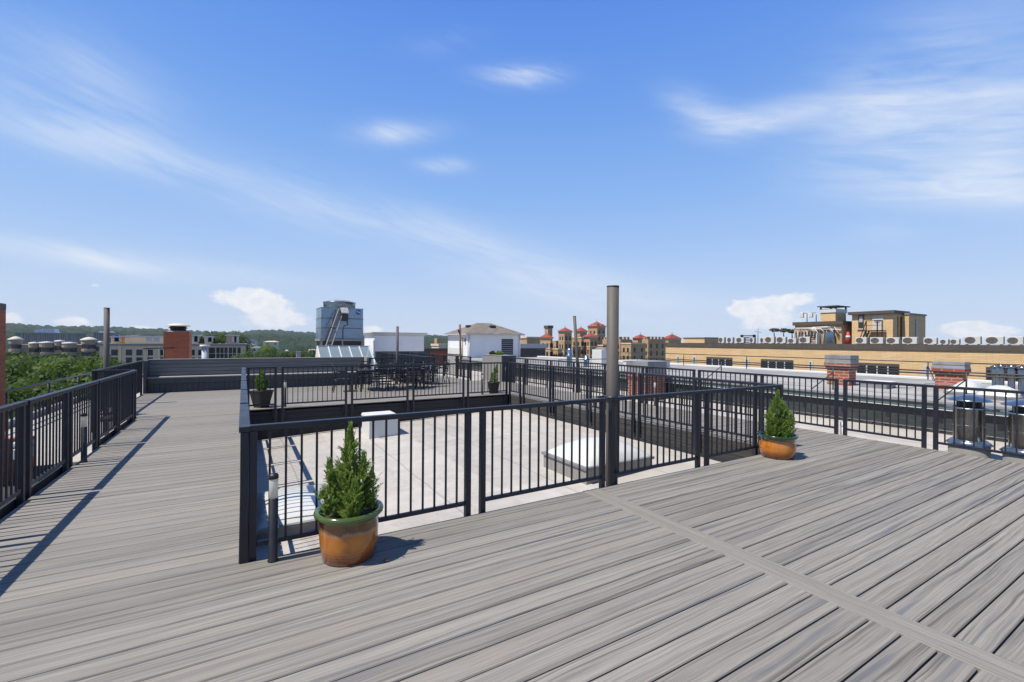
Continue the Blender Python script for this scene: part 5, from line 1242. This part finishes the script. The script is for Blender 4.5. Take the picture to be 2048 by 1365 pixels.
# ------------------------------------------------------------------ ground and wooded hills
gm = MB(); gm.quad((-2600, -2600, -19.0), (2600, -2600, -19.0), (2600, 2600, -19.0), (-2600, 2600, -19.0)); struct(gm.build('ground', 'ground'))
def ridge(az):
    """height of the skyline above eye level as an angle, by azimuth in degrees from +Y"""
    pts = [(-40, 0.9), (-19.5, 0.92), (-12, 0.86), (-9, 0.78), (-6.5, 0.70), (-3.5, 0.50), (-0.4, 0.52), (1.2, 0.75), (3.0, 0.82), (6, 0.58), (12, 0.50), (21, 0.45), (24, 0.25), (28, -0.1), (34, -0.3), (100, -0.3)]
    for (a, v), (b, w) in zip(pts, pts[1:]):
        if a <= az <= b: return v + (w - v) * (az - a) / (b - a)
    return 0.6
hv = []; hf = []
rs = [160 * (1.0165 ** i) for i in range(165)]
na = 1100
for i, r in enumerate(rs):
    for j in range(na + 1):
        az = -26 + 72 * j / na; a = R(az); x, y = r * math.sin(a), r * math.cos(a)
        rid = math.tan(R(ridge(az)))
        prof = [(150, -0.108), (300, -0.058), (450, -0.040), (600, -0.031), (660, -0.027), (900, -0.006), (1900, 0.0), (9000, 0.0)]
        for (ra, va), (rb_, vb) in zip(prof, prof[1:]):
            if ra <= r <= rb_: ang = va + (vb - va) * (r - ra) / (rb_ - ra)
        ang += rid * max(0.0, min(1.0, (r - 500) / 1400)) ** 0.8
        zb = CAM_H + r * ang * (1 if r < 1900 else (1900 / r) ** 1.6)
        cell = 9.0 + r * 0.008
        dd = mnoise.voronoi((x / cell, y / cell, 0.0))[0][0]
        dd2 = mnoise.voronoi((x / cell * 2.3, y / cell * 2.3, 5.0))[0][0]
        n2 = mnoise.noise((x * 0.011, y * 0.011, 3.0))
        bump = cell * (0.50 * (1 - min(1, dd * 1.35) ** 2) + 0.16 * (1 - min(1, dd2 * 1.3) ** 2)) + 3.5 * n2
        hv.append((x, y, zb + bump))
W_ = na + 1
for i in range(len(rs) - 1):
    for j in range(na):
        p = i * W_ + j; hf.append((p, p + 1, p + W_ + 1, p + W_))
hm = MB(); hm.add(hv, hf, True); struct(hm.build('hills', 'hill'))

HAZE = 0.00012
if HAZE:
    hz_ = bpy.data.materials.new('pale_air'); hz_.use_nodes = True; nt_ = hz_.node_tree
    nt_.nodes.remove(nt_.nodes['Principled BSDF'])
    pv = nt_.nodes.new('ShaderNodeVolumePrincipled'); pv.inputs['Color'].default_value = (0.80, 0.88, 1.0, 1); pv.inputs['Density'].default_value = HAZE
    nt_.links.new(pv.outputs[0], nt_.nodes['Material Output'].inputs['Volume'])
    M['haze'] = hz_
    ho = MB().box(-2650, 2650, -2650, 2650, -140.0, 110.0).build('haze', 'haze'); ho['kind'] = 'stuff'
# ------------------------------------------------------------------ trees
def crown_mesh(name, seed, n, rad, h, leaf, mat):
    rg = random.Random(seed); b = MB()
    lobes = []
    for i in range(26):
        a = rg.uniform(0, 2 * PI); q = rg.random(); zz = h * (0.30 + 0.62 * q)
        rr = rad * (0.75 - 0.45 * abs(q - 0.35)) * rg.uniform(0.35, 1.0)
        lobes.append((Vector((math.cos(a) * rr, math.sin(a) * rr, zz)), rad * rg.uniform(0.17, 0.34)))
    lobes.append((Vector((0, 0, h * 0.6)), rad * 0.55)); lobes.append((Vector((0.1 * rad, 0, h * 0.86)), rad * 0.38))
    for i in range(n):
        c, r = rg.choice(lobes)
        d = Vector((rg.gauss(0, 1), rg.gauss(0, 1), rg.gauss(0, 1))).normalized()
        p = c + Vector((d.x, d.y, d.z * 0.75)) * r * (rg.random() ** 0.25)
        nrm = (d + Vector((rg.uniform(-.7, .7), rg.uniform(-.7, .7), rg.uniform(-.2, .9)))).normalized()
        a = nrm.cross(Vector((rg.uniform(-1, 1), rg.uniform(-1, 1), rg.uniform(-1, 1)))).normalized(); s = nrm.cross(a)
        L = leaf * rg.uniform(0.6, 1.3)
        b.quad(p - a * L * .5, p + s * L * .32, p + a * L * .5, p - s * L * .32)
    zs = sorted(v[2] for v in b.v); z0, z1 = zs[len(zs) // 100], zs[-len(zs) // 300]
    rr = sorted(math.hypot(v[0], v[1]) for v in b.v)[-len(zs) // 100]
    b.v = [(x / rr, y / rr, (z - z0) / (z1 - z0)) for x, y, z in b.v]
    return b
trees = {}
def tree(kind, label, px, ptop, Y, rad, mat, group='trees below the left edge of the roof'):
    x, z = on_y(px, ptop, Y); zg = -18.6; h = z - zg
    t = thing('tree', label, 'tree', (x, Y, zg), rng.uniform(0, 6.28), group)
    key = (kind, mat)
    if key not in trees: trees[key] = crown_mesh('crown', kind, 22000, 1.0, 1.3, 0.052, mat).build('crown', mat, t)
    else:
        o = trees[key].copy(); COL.objects.link(o); o.parent = t; trees[key] = o
    hc = min(h * 0.85, rad * 2.0); o = trees[key]; o.location = (0, 0, h - hc); o.scale = (rad, rad, hc)
    m = MB(); m.tube([(0, 0, 0), (0.1, 0.1, (h - hc) * 0.8), (0.0, 0.2, h - hc * 0.45)], [0.45, 0.32, 0.12], 8)
    for q in range(4):
        a = q * 1.6; m.tube([(0, 0, h - hc * 0.85), (math.cos(a) * rad * 0.4, math.sin(a) * rad * 0.4, h - hc * 0.4)], [0.16, 0.05], 6)
    m.build('trunk', 'bark', t)
TR = [(1, 'dark green broad tree right of the left-edge chimney, largest in view', 38, 720, 48, 5.0, 'oak'),
      (2, 'leafy tree with light green crown nearest the plain pipe railing', 108, 728, 36, 4.2, 'oak'),
      (3, 'light green tree just left of the dark round post', 158, 722, 60, 5.2, 'oak'),
      (1, 'dark tree between the two lighter crowns behind the pipe railing', 78, 724, 56, 5.2, 'oakdark'),
      (2, 'dark tree in the shadowed hollow right of the left-edge chimney', 22, 745, 34, 3.8, 'oakdark'),
      (3, 'small bright green tree low beside the left-edge chimney', 34, 782, 26, 2.6, 'oak'),
      (1, 'broad tree at the foot of the tan stone building, left', 62, 719, 90, 7.0, 'oak'),
      (2, 'broad tree at the foot of the tan stone building, middle', 122, 719, 95, 7.0, 'oakdark'),
      (3, 'broad tree at the foot of the beige apartment building', 178, 718, 90, 6.0, 'oak'),
      (1, 'low tree crown just under the plain pipe railing at left', 82, 772, 26, 3.2, 'oakdark'),
      (2, 'low tree crown behind the corner of the left railings', 165, 760, 34, 4.0, 'oak'),
      (3, 'bright tree crown low behind the left railing posts', 132, 765, 28, 2.8, 'oak')]
for a in TR: tree(*a)
for k, px, yt, Y, rad, mt, lb in ((1, 430, 668, 190, 8, 'oakdark', 'dark tree behind the beige penthouse roof, left'), (2, 466, 667, 185, 7, 'oak', 'light green tree behind the right end of the beige building'), (3, 532, 692, 200, 4.5, 'lime', 'lime green tree on the hillside right of the beige building'),
                          (1, 505, 704, 120, 5.5, 'oak', 'broad tree right of the beige building corner'), (2, 545, 706, 115, 5.5, 'oakdark', 'dark tree behind the bench back, centre'), (3, 580, 704, 125, 5.5, 'oak', 'broad tree behind the slim grey vent stub'), (1, 612, 703, 120, 5.0, 'oakdark', 'dark tree left of the glass skylight')):
    tree(k, lb, px, yt, Y, rad, mt, 'trees on the hillside behind the bench')

# ------------------------------------------------------------------ sky, sun
W = bpy.data.worlds.new('World'); SC.world = W; W.use_nodes = True
t = NT(W.node_tree); bg = W.node_tree.nodes['Background']
SUN = Vector((-0.57, 0.03, 1.0)).normalized(); el = math.asin(SUN.z)
sky = t.n('ShaderNodeTexSky', sky_type='NISHITA')
sky.sun_disc = False; sky.sun_elevation = el; sky.sun_rotation = math.atan2(SUN.x, SUN.y); sky.altitude = 60; sky.air_density = 1.0; sky.dust_density = 0.35; sky.ozone_density = 2.2
dv = t.n('ShaderNodeTexCoord').outputs['Generated']
X, Y, Z = t.sep(dv)
az = t.m('MULTIPLY', t.n('ShaderNodeMath', {0: X, 1: Y}, operation='ARCTAN2').outputs[0], 57.29578)
elv = t.m('MULTIPLY', t.m('ARCSINE', Z), 57.29578)
def ae(px, py):
    k, m = ray(px, py); return math.degrees(YAW) + math.degrees(math.atan(k)), math.degrees(math.atan2(-m, math.sqrt(1 + k * k)))
def blob(p, q, width, soft=1.0):
    """soft bar of cloud between two sky points of the photograph"""
    a0, e0 = ae(*p); a1, e1 = ae(*q); ca, ce = (a0 + a1) / 2, (e0 + e1) / 2
    L = math.hypot(a1 - a0, e1 - e0) / 2; th = math.atan2(e1 - e0, a1 - a0)
    da = t.m('SUBTRACT', az, ca); de = t.m('SUBTRACT', elv, ce)
    u = t.m('ADD', t.m('MULTIPLY', da, math.cos(th) / L), t.m('MULTIPLY', de, math.sin(th) / L))
    v = t.m('ADD', t.m('MULTIPLY', da, -math.sin(th) / width), t.m('MULTIPLY', de, math.cos(th) / width))
    r2 = t.m('ADD', t.m('MULTIPLY', u, u), t.m('MULTIPLY', v, v))
    return t.m('EXPONENT', t.m('MULTIPLY', r2, -1.2))
def total(lst):
    s = None
    for amp, bl in lst:
        v = t.m('MULTIPLY', bl, amp); s = v if s is None else t.m('ADD', s, v)
    return s
# wisps: noise drawn out along the wind
tilt = 0.30
ua = t.m('ADD', az, t.m('MULTIPLY', elv, tilt)); va = t.m('SUBTRACT', elv, t.m('MULTIPLY', az, -0.22))
wn = t.noise(t.comb(t.m('MULTIPLY', ua, 0.04), t.m('MULTIPLY', va, 0.16), 0.0), 1.0, 4, 0.5, 0.8)
wn2 = t.noise(t.comb(t.m('MULTIPLY', ua, 0.07), t.m('MULTIPLY', va, 0.30), 4.0), 1.0, 5, 0.55, 0.8)
cir = total([
    (0.38, blob((-40, 210), (420, 340), 2.1)), (0.36, blob((300, 310), (900, 480), 3.2)), (0.40, blob((750, 430), (1250, 590), 2.8)), (0.30, blob((900, 540), (1500, 640), 3.0)),
    (0.75, blob((-60, 478), (380, 545), 1.2)), (0.22, blob((200, 520), (700, 570), 1.5)), (0.36, blob((-100, 130), (330, 215), 4.5)),
    (0.85, blob((960, 148), (1125, 150), 1.1)), (0.55, blob((700, 268), (880, 262), 1.3)), (0.45, blob((830, 330), (940, 332), 0.9)), (0.18, blob((820, 90), (980, 75), 1.2)),
    (0.50, blob((1330, 190), (1480, 258), 1.7)), (0.52, blob((1400, 258), (1620, 225), 1.5)), (0.30, blob((1560, 235), (1850, 185), 2.4)), (0.34, blob((1650, 190), (2150, 70), 5.5)), (0.44, blob((1600, 335), (2100, 240), 4.2)), (0.62, blob((1760, 372), (2150, 385), 1.7)), (0.50, blob((1900, 250), (2250, 280), 4.5)),
    (0.25, blob((1690, 465), (1850, 468), 0.9))])
wn3 = t.noise(t.comb(t.m('MULTIPLY', ua, 0.16), t.m('MULTIPLY', va, 0.95), 8.0), 1.0, 6, 0.62, 1.2)
cm = t.m('MULTIPLY', cir, t.m('ADD', t.m('ADD', t.m('MULTIPLY', t.smooth(wn, 0.32, 0.68), 0.55), t.m('MULTIPLY', t.smooth(wn2, 0.3, 0.7), 0.40)), t.m('MULTIPLY', t.smooth(wn3, 0.3, 0.72), 0.35)))
# heaped clouds low on the horizon
pn = t.noise(t.comb(t.m('MULTIPLY', az, 0.30), t.m('MULTIPLY', elv, 0.50), 9.0), 1.0, 7, 0.58, 0.2)
pn2 = t.noise(t.comb(t.m('MULTIPLY', az, 0.9), t.m('MULTIPLY', elv, 1.3), 2.0), 1.0, 5, 0.6, 0.2)
heap = total([(1.0, blob((400, 592), (590, 600), 1.5)), (1.0, blob((470, 640), (640, 640), 1.6)), (0.9, blob((-20, 640), (60, 650), 1.3)), (0.9, blob((100, 650), (200, 645), 1.1)), (0.7, blob((230, 662), (330, 660), 0.6)), (0.5, blob((165, 570), (215, 572), 0.5)),
              (0.8, blob((700, 662), (780, 658), 0.9)), (0.55, blob((800, 662), (850, 665), 0.5)), (0.9, blob((1430, 620), (1560, 615), 1.3)), (0.85, blob((1520, 600), (1660, 595), 1.0)), (0.8, blob((1460, 650), (1640, 640), 1.5)), (0.95, blob((1850, 665), (2060, 662), 1.0)), (0.7, blob((1880, 652), (1980, 652), 0.6))])
hm_ = t.smooth(t.m('ADD', heap, t.m('ADD', t.m('MULTIPLY', t.m('SUBTRACT', pn, 0.5), 1.1), t.m('MULTIPLY', t.m('SUBTRACT', pn2, 0.5), 0.35))), 0.44, 0.74, 0.0, 0.95)
EXPO = 0.30
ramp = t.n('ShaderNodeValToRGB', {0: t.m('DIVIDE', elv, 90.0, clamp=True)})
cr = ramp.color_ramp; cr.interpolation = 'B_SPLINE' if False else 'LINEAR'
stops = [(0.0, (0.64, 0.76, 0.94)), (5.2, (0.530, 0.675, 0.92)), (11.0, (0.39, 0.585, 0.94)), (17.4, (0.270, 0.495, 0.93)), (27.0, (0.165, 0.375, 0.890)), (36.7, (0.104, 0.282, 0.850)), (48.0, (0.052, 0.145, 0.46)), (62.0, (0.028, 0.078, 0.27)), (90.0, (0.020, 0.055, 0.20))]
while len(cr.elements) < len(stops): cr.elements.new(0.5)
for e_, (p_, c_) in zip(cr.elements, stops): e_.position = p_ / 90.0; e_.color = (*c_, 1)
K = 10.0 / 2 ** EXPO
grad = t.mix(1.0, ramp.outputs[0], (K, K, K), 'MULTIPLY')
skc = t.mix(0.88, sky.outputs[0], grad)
skc = t.mix(t.m('MINIMUM', cm, 0.9), skc, (6.9, 7.35, 7.9))
shade = t.mix(t.smooth(pn2, 0.35, 0.65), (6.8, 7.1, 7.6), (7.75, 7.8, 7.95))
skc = t.mix(hm_, skc, shade)
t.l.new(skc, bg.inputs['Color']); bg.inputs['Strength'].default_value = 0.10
sd = bpy.data.lights.new('sun', 'SUN'); so = bpy.data.objects.new('sun', sd); COL.objects.link(so)
sd.energy = 4.8; sd.angle = R(0.5); sd.color = (1.0, 0.945, 0.865)
so.rotation_euler = (-SUN).to_track_quat('-Z', 'Y').to_euler()
so.location = (-20, 0, 40)
SC.view_settings.view_transform = 'Standard'; SC.view_settings.look = 'None'; SC.view_settings.exposure = EXPO; SC.view_settings.gamma = 1.0
SC.cycles.max_bounces = 6; SC.cycles.transparent_max_bounces = 8
